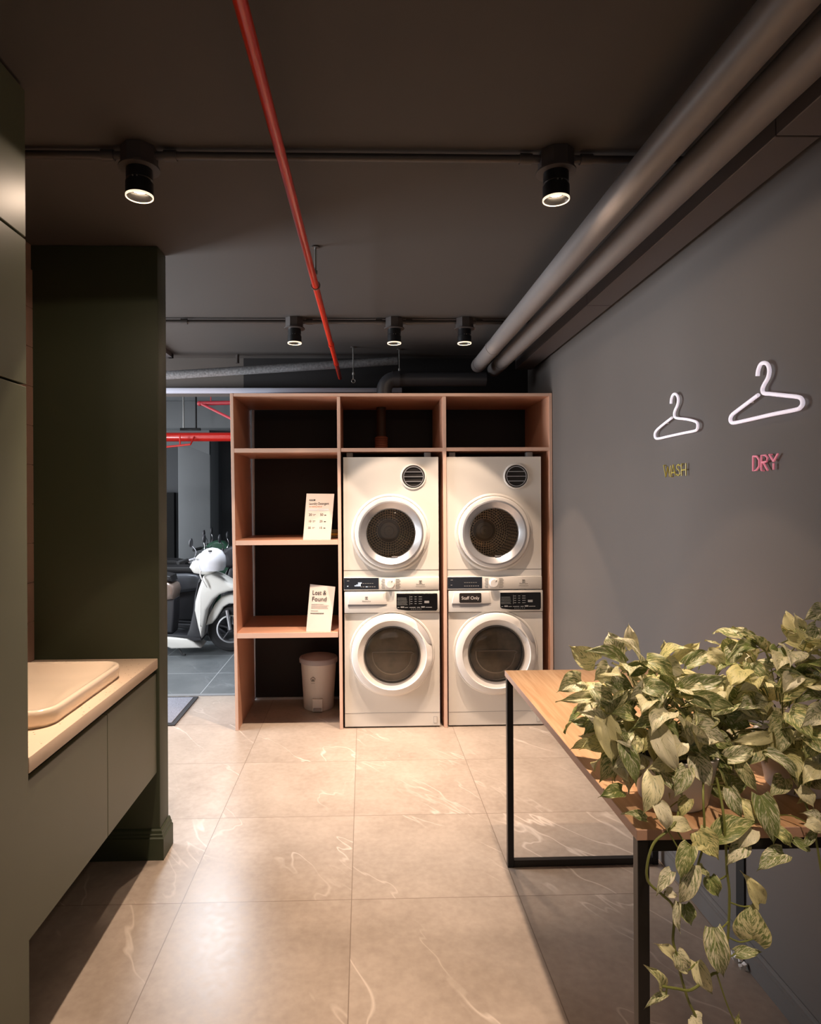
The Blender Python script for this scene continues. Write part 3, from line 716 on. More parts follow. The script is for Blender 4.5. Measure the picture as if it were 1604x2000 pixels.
c1 = (atY(592, 1056.5, 3.99), atY(646, 1057.5, 3.99), atY(653, 964.5, 4.07), atY(599, 964, 4.07))
zsh = 1.1845
for p in c1[:2]: p.z = zsh
sign('detergent_price_sign', 'white upright sign listing laundry detergent prices on the middle shelf', c1, zsh,
     [('print_black', 'Laundry Detergent', .12, .755, .022, .125), ('print_orange', 'for washing with all', .13, .70, .013, .08), ('white_plastic', 'NOTICE', .14, .846, .009, .026),
      ('print_black', '20', .14, .515, .021, None), ('print_black', '50', .55, .515, .021, None), ('print_black', '10', .14, .375, .019, None), ('print_black', '25', .55, .375, .019, None), ('print_black', '35', .14, .235, .019, None), ('print_black', '15', .55, .235, .019, None)],
     [('print_black', .12, .34, .838, .872), ('paper_grey', .10, .45, .625, .665), ('paper_grey', .48, .86, .625, .665)] +
     [('print_black', .30, .40, .54-k*.14, .546-k*.14) for k in range(3)]+[('print_black', .30, .36, .52-k*.14, .526-k*.14) for k in range(3)]+[('print_black', .71, .78, .518-k*.14, .535-k*.14) for k in range(3)])
c2 = (atY(598, 1233, 4.0), atY(646, 1241, 3.985), atY(655, 1146, 4.06), atY(606, 1141, 4.075))
zsh = .6075
dz = min(c2[0].z, c2[1].z)-zsh
c2[0].z = zsh; c2[1].z = zsh
sign('lost_and_found_sign', 'white upright sign reading Lost & Found on the lowest shelf', c2, zsh,
     [('print_black', 'Lost &', .12, .775, .040, .088), ('print_black', 'Found', .12, .640, .040, .092)],
     [('print_black', .12+.0*k, .12+u, .570-.028*k, .576-.028*k) for k, u in enumerate((.5, .72, .66, .7))] +
     [('print_black', .12, .42, .430, .437)] + [('print_black', .12+.055*k, .16+.055*k, .372, .392) for k in range(10)])
# pedal bin
bc = Vector((-.318, 4.42, 0))
t = thing('pedal_bin', 'pale grey round pedal bin on the floor of the left bay', 'bin', bc)
obj('body', lathe(B(), [(0, .0), (.100, 0), (.104, .006), (.108, .10), (.121, .30), (.123, .315)], bc, 'z', 48), 'bin_white', t)
obj('lid', lathe(B(), [(.124, .312), (.132, .316), (.133, .338), (.128, .348), (.118, .352), (.112, .350), (.06, .366), (0, .372)], bc, 'z', 48), 'bin_lid', t)
b = B(); box(b, bc.x-.035, bc.x+.035, bc.y-.125, bc.y-.09, .004, .09, .004); pr_ = obj('pedal_housing', b, 'bin_white', t)
b = B(); box(b, bc.x-.028, bc.x+.028, bc.y-.150, bc.y-.12, .020, .030, .003); obj('pedal', b, 'shadow_grey', t)
b = B(); pent = [(.016*math.cos(PI/2+k*2*PI/5), .016*math.sin(PI/2+k*2*PI/5)) for k in range(6)]
tube(b, [(bc.x-.03+x, bc.y-.1185, .222+z) for x, z in pent], .0016, 6); box(b, bc.x-.034, bc.x-.026, bc.y-.119, bc.y-.117, .213, .221); flat_ = box(b, bc.x-.043, bc.x-.017, bc.y-.1185, bc.y-.117, .194, .1955)
obj('emblem', b, 'print_dark', t)
# olive packets behind the price sign, wrapped pipe on the top shelf
p0 = atY(648, 1052, 4.2)
for k in range(3):
    o = tag(obj('folded_cloth', box(B(), p0.x-.05, -.168, 4.15, 4.32, 1.1842+k*.017, 1.1842+k*.017+.0165, .005), 'olive_box' if k != 1 else 'warning', loc=(p0.x, 4.2, 1.184+k*.017)),
            ['lowest olive folded cloth behind the price sign', 'yellowish folded cloth in the middle of the small pile', 'topmost olive folded cloth behind the price sign'][k], 'cloth', 'small pile behind the price sign')
pp = atY(745, 850, 4.45)
t = thing('wrapped_pipe', 'brown upright pipe with a terracotta wrapped foot on the top middle shelf', 'pipe', (pp.x, 4.45, 1.758))
obj('pipe', lathe(B(), [(.033, 1.7585), (.033, 2.08)], (pp.x, 4.45, 0), 'z', 24), 'pipe_brown', t)
prof = []
for k in range(9): prof += [(.040, 1.7585+k*.0125), (.046, 1.7625+k*.0125), (.046, 1.7675+k*.0125)]
obj('wrapping', lathe(B(), prof+[(.034, 1.877)], (pp.x, 4.45, 0), 'z', 24), 'wrap', t)

# ================================================================== CEILING: SPOTLIGHTS, CONDUITS
def make_spot(x, y, label, lit=True, parent_light=True):
    t = thing('ceiling_spotlight', label, 'spotlight', (x, y, ZC), 'black cylinder ceiling spotlights')
    b = lathe(B(), [(.052, 0), (.052, -.052), (.049, -.055)], (0, 0, -.001), 'z', 8); bmesh.ops.rotate(b, verts=b.verts, cent=(0, 0, 0), matrix=Matrix.Rotation(PI/8, 3, 'Z'))
    obj('junction_box', b, 'fitting_grey', t, world=False, ang=20)
    obj('flange', lathe(B(), [(.058, -.056), (.058, -.061), (.036, -.062)], (0, 0, 0), 'z', 32), 'fitting_grey', t, world=False)
    b = lathe(B(), [(.037, -.060), (.037, -.092), (.0345, -.094), (.0345, -.099), (.039, -.101), (.039, -.140), (.037, -.141), (.035, -.139), (.031, -.118), (0, -.118)], (0, 0, 0), 'z', 36)
    obj('housing', b, 'lamp_black', t, world=False)
    obj('rim', lathe(B(), [(.0392, -.137), (.0392, -.142), (.0365, -.143), (.036, -.138)], (0, 0, 0), 'z', 40, closed=True), 'rim_glow', t, world=False)
    b = B(); lathe(b, [(0, -.119), (.021, -.119), (.021, -.122), (0, -.123)], (0, 0, 0), 'z', 24); obj('lamp', b, 'lamp_glow', t, world=False)
    b = B()
    for k in (-1, 1): lathe(b, [(0, -.0388), (.0022, -.0388), (.0022, -.0365)], (k*.006, 0, -.096), 'y', 8)
    obj('screw', b, 'zinc', t, world=False)
    spotlight(t, *((SPOT_W*1.3, SPOT_W*4.6) if y > 3 else (SPOT_W*.7, SPOT_W*4.4) if y > 1 else (SPOT_W*.5, SPOT_W*3.4) if x > 0 else (SPOT_W*.2, SPOT_W*1.2)))
    return t
def spotlight(t, crisp, core):
    def sp(n, W, ang, bl):
        l = bpy.data.lights.new(n, 'SPOT'); l.energy = W; l.color = SPOT_COL; l.spot_size = math.radians(ang); l.spot_blend = bl; l.shadow_soft_size = .018
        o = bpy.data.objects.new(n, l); C.objects.link(o); o.parent = t; o.location = (0, 0, -.146)
    sp('spot_beam', crisp, SPOT_ANG, .12); sp('spot_core', core, 62, 1); sp('lamp_spill', SPILL_W*(.35 if t.location.y > 3 else 1), 173, .06)
for x, y, lb in ((-.647, 1.865, 'black cylinder spotlight on the near conduit, over the washbasin side'), (.574, 1.865, 'black cylinder spotlight on the near conduit, over the table'),
                 (-.384, 3.59, 'black cylinder spotlight on the far conduit, over the open shelves'), (.178, 3.59, 'black cylinder spotlight on the far conduit, over the left dryer'), (.577, 3.59, 'black cylinder spotlight on the far conduit, beside the large pipe'),
                 (-.647, .62, 'black cylinder spotlight added overhead out of view on the left'), (.60, .68, 'black cylinder spotlight added overhead out of view on the right')):  # last two are unseen, added to light plant and vanity from the front
    make_spot(x, y, lb)
def conduit(y, x0, x1, couplers, label):
    t = thing('conduit', label, 'conduit', (0, y, ZC-.02))
    obj('tube', tube(B(), [(x0, y, ZC-.020), (x1, y, ZC-.020)], .0115, 12), 'fitting_grey', t)
    for c_ in couplers: obj('coupling', tube(B(), [(c_-.018, y, ZC-.020), (c_+.018, y, ZC-.020)], .0155, 12), 'fitting_grey', t)
conduit(1.865, XL+.002, 1.0, (-.647+.09, -.647-.09, .574+.09, .574-.09), 'thin grey conduit across the near ceiling')
conduit(3.59, -2.6, 1.0, (-1.0, -.384+.085, .178+.085, .178-.085, .577+.085), 'thin grey conduit across the far ceiling')
conduit(.65, XK+.002, 1.0, (-.56, .66), 'thin grey conduit out of view overhead, for the added spotlights')
# red sprinkler pipe
t = thing('sprinkler_pipe', 'long red sprinkler pipe running under the ceiling towards the shelving', 'pipe', (-.2, 2.5, 2.3))
rp0, rp1 = Vector((-.222, .2, 2.300)), Vector((-.137, 4.10, 2.300))
pe = atY(668, 762, 4.3); zt2 = 2.3
def redp(y): k = (y-.2)/4.; return Vector((-.222+.055*k, y, 2.300))
obj('tube', tube(B(), [redp(-1.5), redp(4.52)], .0135, 20), 'red_paint', t)
for yy in (3.55, 4.05): obj('coupling', tube(B(), [redp(yy-.02), redp(yy+.02)], .0165, 20), 'red_paint', t)
def rod(px, py, Y, z0, label, collar=.02, x=None):
    x = atZ(px, py, ZC).x if x is None else x
    t = thing('threaded_rod', label, 'hanger rod', (x, Y, ZC), 'zinc rods hanging from the ceiling')
    obj('rod', tube(B(), [(x, Y, ZC-.001), (x, Y, z0)], .0042, 10), 'zinc', t)
    obj('washer', lathe(B(), [(.018, -.004), (.018, 0), (.006, 0)], (x, Y, ZC-.001), 'z', 16), 'fitting_grey', t)
    b = B(); tube(b, [(x, Y, z0+.03), (x, Y, z0+.045)], .009, 6)
    tube(b, [(x+collar*math.cos(a), Y, z0-collar*.8+collar*math.sin(a)) for a in [2*PI*k/16 for k in range(17)]], .0028, 6)
    obj('clamp', b, 'zinc', t)
r1 = atZ(628, 482, ZC); rod(0, 0, 2.575, 2.315, 'zinc rod holding the red sprinkler pipe', .017, redp(2.575).x)
rod(690, 678, 4.26, 2.24, 'thin zinc rod to the right of the red pipe end', .012)
rod(780, 682, 4.32, 2.28, 'thin zinc rod above the black bent drain pipe', .014)
# pipes and duct along the right wall
def lpipe(x, z, r, y0, y1, m, label, coll):
    t = thing('drain_pipe', label, 'pipe', (x, (y0+y1)/2, z))
    obj('tube', tube(B(), [(x, y0, z), (x, y1, z)], r, 36), m, t)
    for c_ in coll: obj('collar', tube(B(), [(x, c_, z), (x, c_+.045, z)], r*1.05, 36), m, t)
    return t
lpipe(.763, 2.320, .045, -2.2, 4.20, 'pipe_paint', 'large grey drain pipe, the leftmost of the runs along the right wall', (3.68, 4.12))
lpipe(.903, 2.325, .047, -2.2, 4.35, 'pipe_paint', 'grey drain pipe squeezed between the large pipe and the square duct', (4.1,))
t = thing('square_duct', 'square dark grey duct boxed along the top of the right wall', 'duct', (1.09, 2, 2.335))
for a, c_ in ((-2.2, 1.555), (1.559, 2.935), (2.939, 4.40)):
    obj('duct_section', prism(B(), [(xr(a)-.137, a), (xr(a)-.022, a), (xr(c_)-.022, c_), (xr(c_)-.137, c_)], 2.335, 2.440, 'z', .002, 1), 'duct_paint', t)
# black bent drain pipe above the shelving
t = thing('bent_drain_pipe', 'black drain pipe with an elbow above the middle of the shelving', 'pipe', (.5, 4.33, 2.26))
z_ = 2.255; xe = atY(752, 740, 4.33).x
obj('tube', tube(B(), [(.84, 4.33, z_), (xe+.07, 4.33, z_)], .048, 28), 'dark_pipe', t)
el = [(xe+.07-.075*math.sin(a), 4.33, z_-.075*(1-math.cos(a))) for a in [PI/2*k/8 for k in range(9)]]
obj('elbow', tube(B(), el+[(el[-1][0], 4.33, 2.112)], .052, 28), 'dark_pipe', t)
obj('collar', tube(B(), [(xe+.05, 4.33, z_), (xe+.10, 4.33, z_)], .056, 28), 'dark_pipe', t)
# insulated pipe crossing to the left, thin pipe above
q0, q1 = atY(322, 733, 4.40), atY(660, 712, 4.42)
d = (q1-q0)
b = tube(B(), [q0-d*1.6, q0, q1, q1+d*.35], .029, 24)
tag(obj('insulated_pipe', b, 'insulation', loc=q0), 'thick grey foam-wrapped pipe sloping across above the opening', 'pipe')
q0 = atY(464, 690, 4.48); b = tube(B(), [(1.1, 4.48, q0.z), (q0.x+.015, 4.48, q0.z), (q0.x+.004, 4.48, q0.z-.004), (q0.x, 4.48, q0.z-.015), (q0.x, 4.48, q0.z-.07)], .012, 12)
tag(obj('thin_pipe', b, 'fitting_grey', loc=q0), 'thin grey pipe turning down at the back of the ceiling', 'pipe')
# shallow fitting on the ceiling at the left edge of the opening
cA = atZ(339, 700, ZC-.03)
t = thing('ceiling_panel_light', 'grey framed ceiling fitting half hidden behind the partition', 'ceiling light', (cA.x-.3, cA.y-.3, ZC-.03))
b = B(); X0, X1_, Y0, Y1_ = cA.x-.6, cA.x, cA.y-.6, cA.y
for a in ((X0, X1_, Y0, Y0+.03), (X0, X1_, Y1_-.03, Y1_), (X0, X0+.03, Y0, Y1_), (X1_-.03, X1_, Y0, Y1_)): box(b, *a, ZC-.03, ZC)
obj('frame', b, 'duct_paint', t, smooth=False); obj('cover', box(B(), X0+.03, X1_-.03, Y0+.03, Y1_-.03, ZC-.022, ZC-.002), 'pale_trim', t, smooth=False)

# ================================================================== NEON SIGNS ON THE RIGHT WALL
def onwall(px, py, off=.015):
    X = 1.17
    for _ in range(4): p = atX(px, py, X); X = xr(p.y)-off
    return atX(px, py, X)
def hanger_sign(label, hook, bar, r):
    t = thing('neon_hanger', label, 'neon sign', onwall(*bar[1]), 'neon coat hangers on the wall')
    obj('hook_tube', tube(B(), smooth_path([onwall(*p) for p in hook], 5), r, 12), 'neon_white', t)
    b = B()
    for p in (hook[-2], bar[len(bar)//2], bar[1]):
        a = onwall(*p); w_ = Vector((xr(a.y), a.y, a.z)); tube(b, [a, w_], .003, 8)
    obj('standoff', b, 'white_plastic', t)
    obj('shoulder_tube', tube(B(), smooth_path([onwall(*p) for p in bar], 5), r, 12), 'neon_white', t)
sc = 1/4.4066; Q = lambda L: [(1240+x*sc, 680+y*sc) for x, y in L]
hanger_sign('smaller white neon coat hanger above the word WASH', Q([(313, 478), (316, 440), (328, 405), (346, 393), (366, 408), (376, 445), (368, 490), (350, 530), (342, 560), (343, 585), (352, 598), (372, 604)]),
            Q([(322, 598), (260, 645), (200, 695), (178, 725), (174, 755), (184, 776), (215, 776), (300, 757), (420, 731), (510, 713), (535, 700), (543, 675), (540, 648), (520, 630), (450, 612), (372, 604)]), .0047)
hanger_sign('larger white neon coat hanger above the word DRY', Q([(1058, 240), (1064, 190), (1085, 140), (1115, 126), (1145, 142), (1160, 190), (1150, 250), (1120, 305), (1102, 345), (1103, 375), (1118, 390), (1160, 393)]),
            Q([(1065, 402), (980, 465), (880, 540), (838, 575), (824, 610), (832, 637), (862, 642), (980, 617), (1180, 571), (1380, 531), (1425, 512), (1446, 478), (1438, 440), (1405, 420), (1300, 408), (1160, 393)]), .0056)
def neon_word(name, label, letters, m, r):
    allp = [p for l in letters for s in l for p in s]
    t = thing(name, label, 'neon sign', onwall(*Q([allp[0]])[0], off=.009))
    for l in letters:
        b = B()
        for s in l: tube(b, [onwall(*p, off=.009) for p in Q(s)], r, 8)
        a = onwall(*Q([l[0][0]])[0], off=.009); tube(b, [a, (xr(a.y), a.y, a.z)], .002, 6)
        obj('letter', b, m, t)
neon_word('neon_word', 'small yellow neon word WASH under the smaller hanger', [
    [[(250, 1008), (268, 1108), (285, 1020), (300, 1104), (312, 1010)]],
    [[(312, 1106), (332, 1004), (354, 1100)], [(318, 1072), (348, 1068)]],
    [[(390, 1012), (378, 1000), (364, 1012), (364, 1035), (386, 1055), (390, 1080), (378, 1096), (362, 1086)]],
    [[(402, 996), (404, 1100)], [(440, 990), (442, 1098)], [(403, 1050), (441, 1045)]]], 'neon_yellow', .0023)
neon_word('neon_word', 'pink neon word DRY under the larger hanger', [
    [[(1020, 930), (1020, 1058), (1050, 1050), (1072, 1015), (1072, 965), (1052, 932), (1020, 930)]],
    [[(1092, 1054), (1092, 922), (1128, 922), (1144, 945), (1138, 975), (1092, 985)], [(1110, 985), (1146, 1052)]],
    [[(1160, 915), (1197, 975)], [(1234, 908), (1197, 975)], [(1197, 990), (1197, 1046)]]], 'neon_pink', .0030)

# ================================================================== TABLE
TX0, TX1, TY0, TY1, TH = .551, 1.150, 1.275, 2.482, .7605
t = thing('table', 'oak-topped folding table with slim black metal frame by the right wall', 'table', ((TX0+TX1)/2, (TY0+TY1)/2, 0))
b = box(B(), TX0, TX1, TY0, TY1, TH-.022, TH, .001, 1); b.normal_update()
for f in b.faces: f.material_index = 0 if f.normal.z > .9 else 1
obj('tabletop', b, ['oak', 'oak_edge'], t)
lw = .024
for x in (TX0+.003, TX1-lw-.003):
    for y in (TY0+.002, TY1-lw-.003): obj('leg', box(B(), x, x+lw, y, y+lw, 0, TH-.022, .0015, 1), 'black_metal', t)
for y in (TY0+.002, TY1-lw-.003):
    obj('foot_rail' if y > 2 else 'top_rail', box(B(), TX0+.003+lw, TX1-lw-.003, y, y+lw, *((.003, .003+lw) if y > 2 else (TH-.022-lw, TH-.022)), .0015, 1), 'black_metal', t)
obj('top_rail', box(B(), TX0+.003+lw, TX1-lw-.003, TY1-lw-.003, TY1-.003, TH-.022-lw, TH-.022, .0015, 1), 'black_metal', t)
for x in (TX1-lw-.003,): obj('side_rail', box(B(), x, x+lw, TY0+.002+lw, TY1-lw-.003, TH-.022-lw, TH-.022, .0015, 1), 'black_metal', t)

# ================================================================== PLANTS
def leaf(bm, base, tip, nrm, width, curl=.25, fold=.35, rnd=0., side=0.):
    """heart-shaped leaf from base to tip; curl bends it along its length, fold creases it at the midrib"""
    uvl = bm.loops.layers.uv.get('leaf') or bm.loops.layers.uv.new('leaf'); fl = bm.verts.layers.float.get('leafrand') or bm.verts.layers.float.new('leafrand')
    base, tip = Vector(base), Vector(tip); L = (tip-base).length; d = (tip-base).normalized(); nrm = Vector(nrm); nrm = (nrm-d*nrm.dot(d))
    if nrm.length < 1e-4: nrm = frame_axes(d)[1]
    nrm.normalize(); s = d.cross(nrm).normalized(); nl, nw = 10, 3; rows = []
    for i in range(nl+1):
        t = i/nl
        wv = width/2*(math.sin(PI*min(1, (t+.07)**.62*1.0))**.85 if t < 1 else 0)
        if t > .75: wv *= 1-(t-.75)/.25*.35
        back = .10*L*(1 if t < .12 else 0)
        row = []
        for j in range(-nw, nw+1):
            u = j/nw; x = u*wv; lift = abs(u)*wv*fold - abs(u)**2*wv*fold*.45
            z = lift + curl*L*(4*t*(1-t))*.35 + .004*math.sin(9*t+u*5+rnd*40)*abs(u)
            bk = -abs(u)**1.3*.10*L*max(0, 1-t*3.2)
            row.append((base+d*(t*L+bk)+s*(x+side*L*math.sin(PI*t)*.5)+nrm*z, u, t))
        rows.append(row)
    V = []
    for row in rows:
        r_ = []
        for p, u, t in row: v = bm.verts.new(p); v[fl] = rnd; r_.append((v, u, t))
        V.append(r_)
    for a, c_ in zip(V, V[1:]):
        for k in range(len(a)-1):
            q = (a[k], a[k+1], c_[k+1], c_[k]); f = bm.faces.new([x[0] for x in q])
            for l, x in zip(f.loops, q): l[uvl].uv = (x[1], x[2])
def new_leaf_bm(): b = B(); b.loops.layers.uv.new('leaf'); b.verts.layers.float.new('leafrand'); return b
rg = random.Random(11)
CAMV = Vector((0, 0, H))
def placed(bm, vb, lst, rg):
    """hand-placed leaves: (base px, tip px, width px, depth at base, depth at tip)"""
    for e in lst:
        bx, by, tx, ty, w_, Y0, Y1 = e[:7]
        p, q = atY(bx, by, Y0), atY(tx, ty, Y1); wd = w_*Y0/F*1.02
        n = (CAMV-p).normalized()+Vector((rg.uniform(-.35, .35), rg.uniform(-.2, .2), rg.uniform(.0, .75)))
        leaf(bm, p, q, n, wd, rg.uniform(.2, .7), rg.uniform(.3, .8), rg.random(), rg.uniform(-.14, .14))
        # petiole
        r = Vector((rg.uniform(-.03, .03), rg.uniform(.02, .06), rg.uniform(-.05, -.01)))
        if vb is not None: tube(vb, smooth_path([p, p+r*.5+Vector((0, 0, .006)), p+r], 3), .0013, 5)
def scatter(bm, vb, c, R, n, rg, zmin, ymin, top=.0, sz=(.062, .098), xmax=9):
    c = Vector(c); k = 0
    while k < n:
        a, e = rg.uniform(0, 2*PI), math.asin(rg.uniform(-.75, 1))
        dv = Vector((math.cos(a)*math.cos(e), math.sin(a)*math.cos(e), math.sin(e)))
        if dv.y > .25 and rg.random() < .6: continue
        rr = rg.uniform(.45, 1.0); p = c+Vector((dv.x*R[0], dv.y*R[1], dv.z*R[2]))*rr
        if p.z < zmin or p.x > xmax-.03: continue
        L = rg.uniform(*sz); out = Vector((dv.x, dv.y, 0)); out = out.normalized() if out.length > .01 else Vector((1, 0, 0))
        d = (out*rg.uniform(.3, 1.0)+Vector((rg.uniform(-.7, .7), rg.uniform(-.7, .4), rg.uniform(-.9, .35)+.3*dv.z))).normalized()
        n_ = (dv*.8+Vector((rg.uniform(-.3, .3), -.35, .65))).normalized(); q = p+d*L
        if q.z < zmin: q.z = zmin+.005
        if q.x > xmax or p.x > xmax: continue
        leaf(bm, p, q, n_, L*rg.uniform(.58, .78), rg.uniform(.2, .65), rg.uniform(.25, .75), rg.random(), rg.uniform(-.12, .12))
        s_ = c+(p-c)*.35; s_.z -= .02
        if k % 2 == 0: tube(vb, smooth_path([s_, (s_+p)/2+Vector((0, 0, .015)), p], 3), .0015, 5)
        k += 1
def pot(t, c, r0, r1, h):
    z = TH+.0005
    obj('pot', lathe(B(), [(0, z), (r0, z), (r0+.006, z+.006), (r1, z+h-.006), (r1+.003, z+h), (r1-.004, z+h), (r1-.010, z+h-.012), (r0, z+.03), (0, z+.03)], (c[0], c[1], 0), 'z', 56), 'stone_pot', t)
    obj('soil', lathe(B(), [(r1-.012, z+h-.03), (r1*.5, z+h-.018), (0, z+h-.016)], (c[0], c[1], 0), 'z', 24), 'soil', t)
cA_ = (.688, 1.405); cB_ = (1.005, 1.45)
tA = thing('potted_pothos', 'trailing marbled pothos in a white pot at the near corner of the table', 'potted plant', (cA_[0], cA_[1], TH), 'marbled pothos plants on the table')
tB = thing('potted_pothos', 'taller marbled pothos behind at the right, cut off by the photo edge', 'potted plant', (cB_[0], cB_[1], TH), 'marbled pothos plants on the table')
pot(tA, cA_, .066, .094, .115); pot(tB, cB_, .06, .085, .12)
LA = [(1237, 1266, 1228, 1216, 26, 1.52, 1.54), (1207, 1280, 1188, 1232, 42, 1.5, 1.53), (1163, 1293, 1111, 1260, 46, 1.5, 1.52), (1220, 1296, 1131, 1274, 30, 1.47, 1.45), (1136, 1330, 1087, 1353, 44, 1.5, 1.48),
      (1181, 1361, 1085, 1371, 30, 1.45, 1.45), (1158, 1372, 1122, 1392, 28, 1.47, 1.47), (1153, 1411, 1111, 1407, 20, 1.48, 1.5), (1171, 1452, 1113, 1465, 22, 1.44, 1.46), (1180, 1405, 1198, 1500, 48, 1.40, 1.36),
      (1219, 1454, 1243, 1538, 34, 1.34, 1.31), (1284, 1422, 1330, 1517, 44, 1.33, 1.29), (1307, 1391, 1272, 1436, 50, 1.34, 1.30), (1332, 1346, 1420, 1326, 40, 1.38, 1.38), (1356, 1362, 1436, 1382, 34, 1.34, 1.34),
      (1352, 1412, 1420, 1450, 54, 1.33, 1.32), (1360, 1478, 1390, 1541, 42, 1.32, 1.29), (1215, 1545, 1168, 1558, 30, 1.34, 1.33), (1262, 1600, 1213, 1590, 18, 1.28, 1.29), (1276, 1515, 1255, 1592, 40, 1.29, 1.27),
      (1285, 1568, 1303, 1624, 32, 1.26, 1.25), (1305, 1612, 1354, 1622, 32, 1.26, 1.26), (1260, 1340, 1318, 1352, 40, 1.38, 1.36), (1250, 1378, 1300, 1366, 34, 1.37, 1.37), (1215, 1350, 1168, 1318, 36, 1.43, 1.45),
      (1290, 1300, 1340, 1318, 44, 1.46, 1.44), (1262, 1290, 1320, 1330, 40, 1.45, 1.42), (1320, 1290, 1368, 1254, 28, 1.5, 1.52), (1300, 1275, 1297, 1250, 20, 1.5, 1.51), (1340, 1300, 1400, 1276, 34, 1.47, 1.48),
      (1240, 1400, 1190, 1395, 34, 1.38, 1.4), (1300, 1440, 1255, 1470, 40, 1.33, 1.32), (1200, 1325, 1240, 1345, 34, 1.44, 1.42), (1225, 1310, 1270, 1300, 28, 1.45, 1.46), (1160, 1345, 1205, 1385, 36, 1.44, 1.42),
      (1330, 1450, 1300, 1490, 40, 1.32, 1.3), (1340, 1500, 1316, 1560, 34, 1.29, 1.27), (1345, 1560, 1330, 1600, 26, 1.28, 1.27), (1250, 1440, 1222, 1480, 36, 1.35, 1.34), (1390, 1400, 1350, 1440, 40, 1.35, 1.33), (1405, 1350, 1380, 1392, 36, 1.4, 1.38), (1300, 1400, 1230, 1425, 44, 1.36, 1.36),
      (1190, 1300, 1160, 1330, 34, 1.5, 1.5), (1270, 1340, 1225, 1368, 36, 1.4, 1.4)]
LB = [(1444, 1488, 1480, 1548, 28, 1.32, 1.3), (1476, 1602, 1446, 1556, 38, 1.27, 1.3), (1400, 1638, 1482, 1606, 46, 1.26, 1.27), (1362, 1624, 1404, 1680, 46, 1.26, 1.24), (1532, 1668, 1478, 1702, 38, 1.26, 1.25), (1486, 1554, 1512, 1652, 44, 1.28, 1.26),
      (1606, 1360, 1556, 1372, 34, 1.36, 1.35), (1580, 1388, 1536, 1408, 32, 1.34, 1.33), (1606, 1390, 1560, 1424, 42, 1.32, 1.3), (1604, 1440, 1572, 1486, 44, 1.3, 1.29), (1606, 1492, 1566, 1536, 44, 1.3, 1.28), (1500, 1470, 1556, 1528, 32, 1.31, 1.3),
      (1606, 1604, 1562, 1588, 26, 1.27, 1.28), (1575, 1606, 1606, 1630, 30, 1.26, 1.25), (1612, 1190, 1568, 1212, 38, 1.46, 1.45), (1568, 1228, 1551, 1197, 20, 1.5, 1.51), (1572, 1254, 1537, 1231, 20, 1.48, 1.49), (1512, 1275, 1462, 1254, 26, 1.5, 1.5),
      (1478, 1264, 1418, 1294, 28, 1.48, 1.46), (1380, 1276, 1418, 1308, 36, 1.47, 1.45), (1465, 1296, 1475, 1348, 38, 1.43, 1.41), (1520, 1266, 1520, 1310, 34, 1.45, 1.42), (1522, 1308, 1604, 1352, 26, 1.4, 1.38), (1555, 1318, 1528, 1357, 38, 1.39, 1.37),
      (1485, 1330, 1440, 1352, 22, 1.4, 1.4), (1440, 1360, 1505, 1400, 54, 1.42, 1.4), (1420, 1400, 1470, 1420, 40, 1.42, 1.4), (1500, 1440, 1420, 1450, 26, 1.35, 1.36), (1420, 1480, 1475, 1460, 34, 1.33, 1.33), (1540, 1250, 1600, 1280, 30, 1.46, 1.46), (1595, 1225, 1560, 1262, 30, 1.45, 1.44),
      (1560, 1290, 1606, 1310, 34, 1.43, 1.42), (1600, 1420, 1540, 1450, 34, 1.34, 1.33), (1530, 1400, 1500, 1440, 34, 1.38, 1.36), (1450, 1440, 1500, 1490, 36, 1.38, 1.36), (1530, 1520, 1500, 1560, 34, 1.33, 1.3), (1560, 1540, 1590, 1580, 30, 1.3, 1.28), (1425, 1540, 1450, 1600, 30, 1.3, 1.28), (1510, 1620, 1545, 1655, 30, 1.27, 1.26), (1470, 1620, 1440, 1660, 34, 1.26, 1.25), (1550, 1640, 1580, 1664, 18, 1.26, 1.26)]
lb, vb = new_leaf_bm(), B(); placed(lb, vb, LA, rg); scatter(lb, vb, (.665, 1.47, .90), (.165, .15, .17), 105, rg, TH+.03, 1.2)
obj('foliage', lb, 'variegated_leaf', tA, ang=60); obj('stems', vb, 'vine', tA)
lb, vb = new_leaf_bm(), B(); placed(lb, vb, LB, rg); scatter(lb, vb, (.985, 1.47, .93), (.19, .16, .21), 125, rg, TH+.03, 1.2, xmax=1.15)
obj('foliage', lb, 'variegated_leaf', tB, ang=60); obj('stems', vb, 'vine', tB)
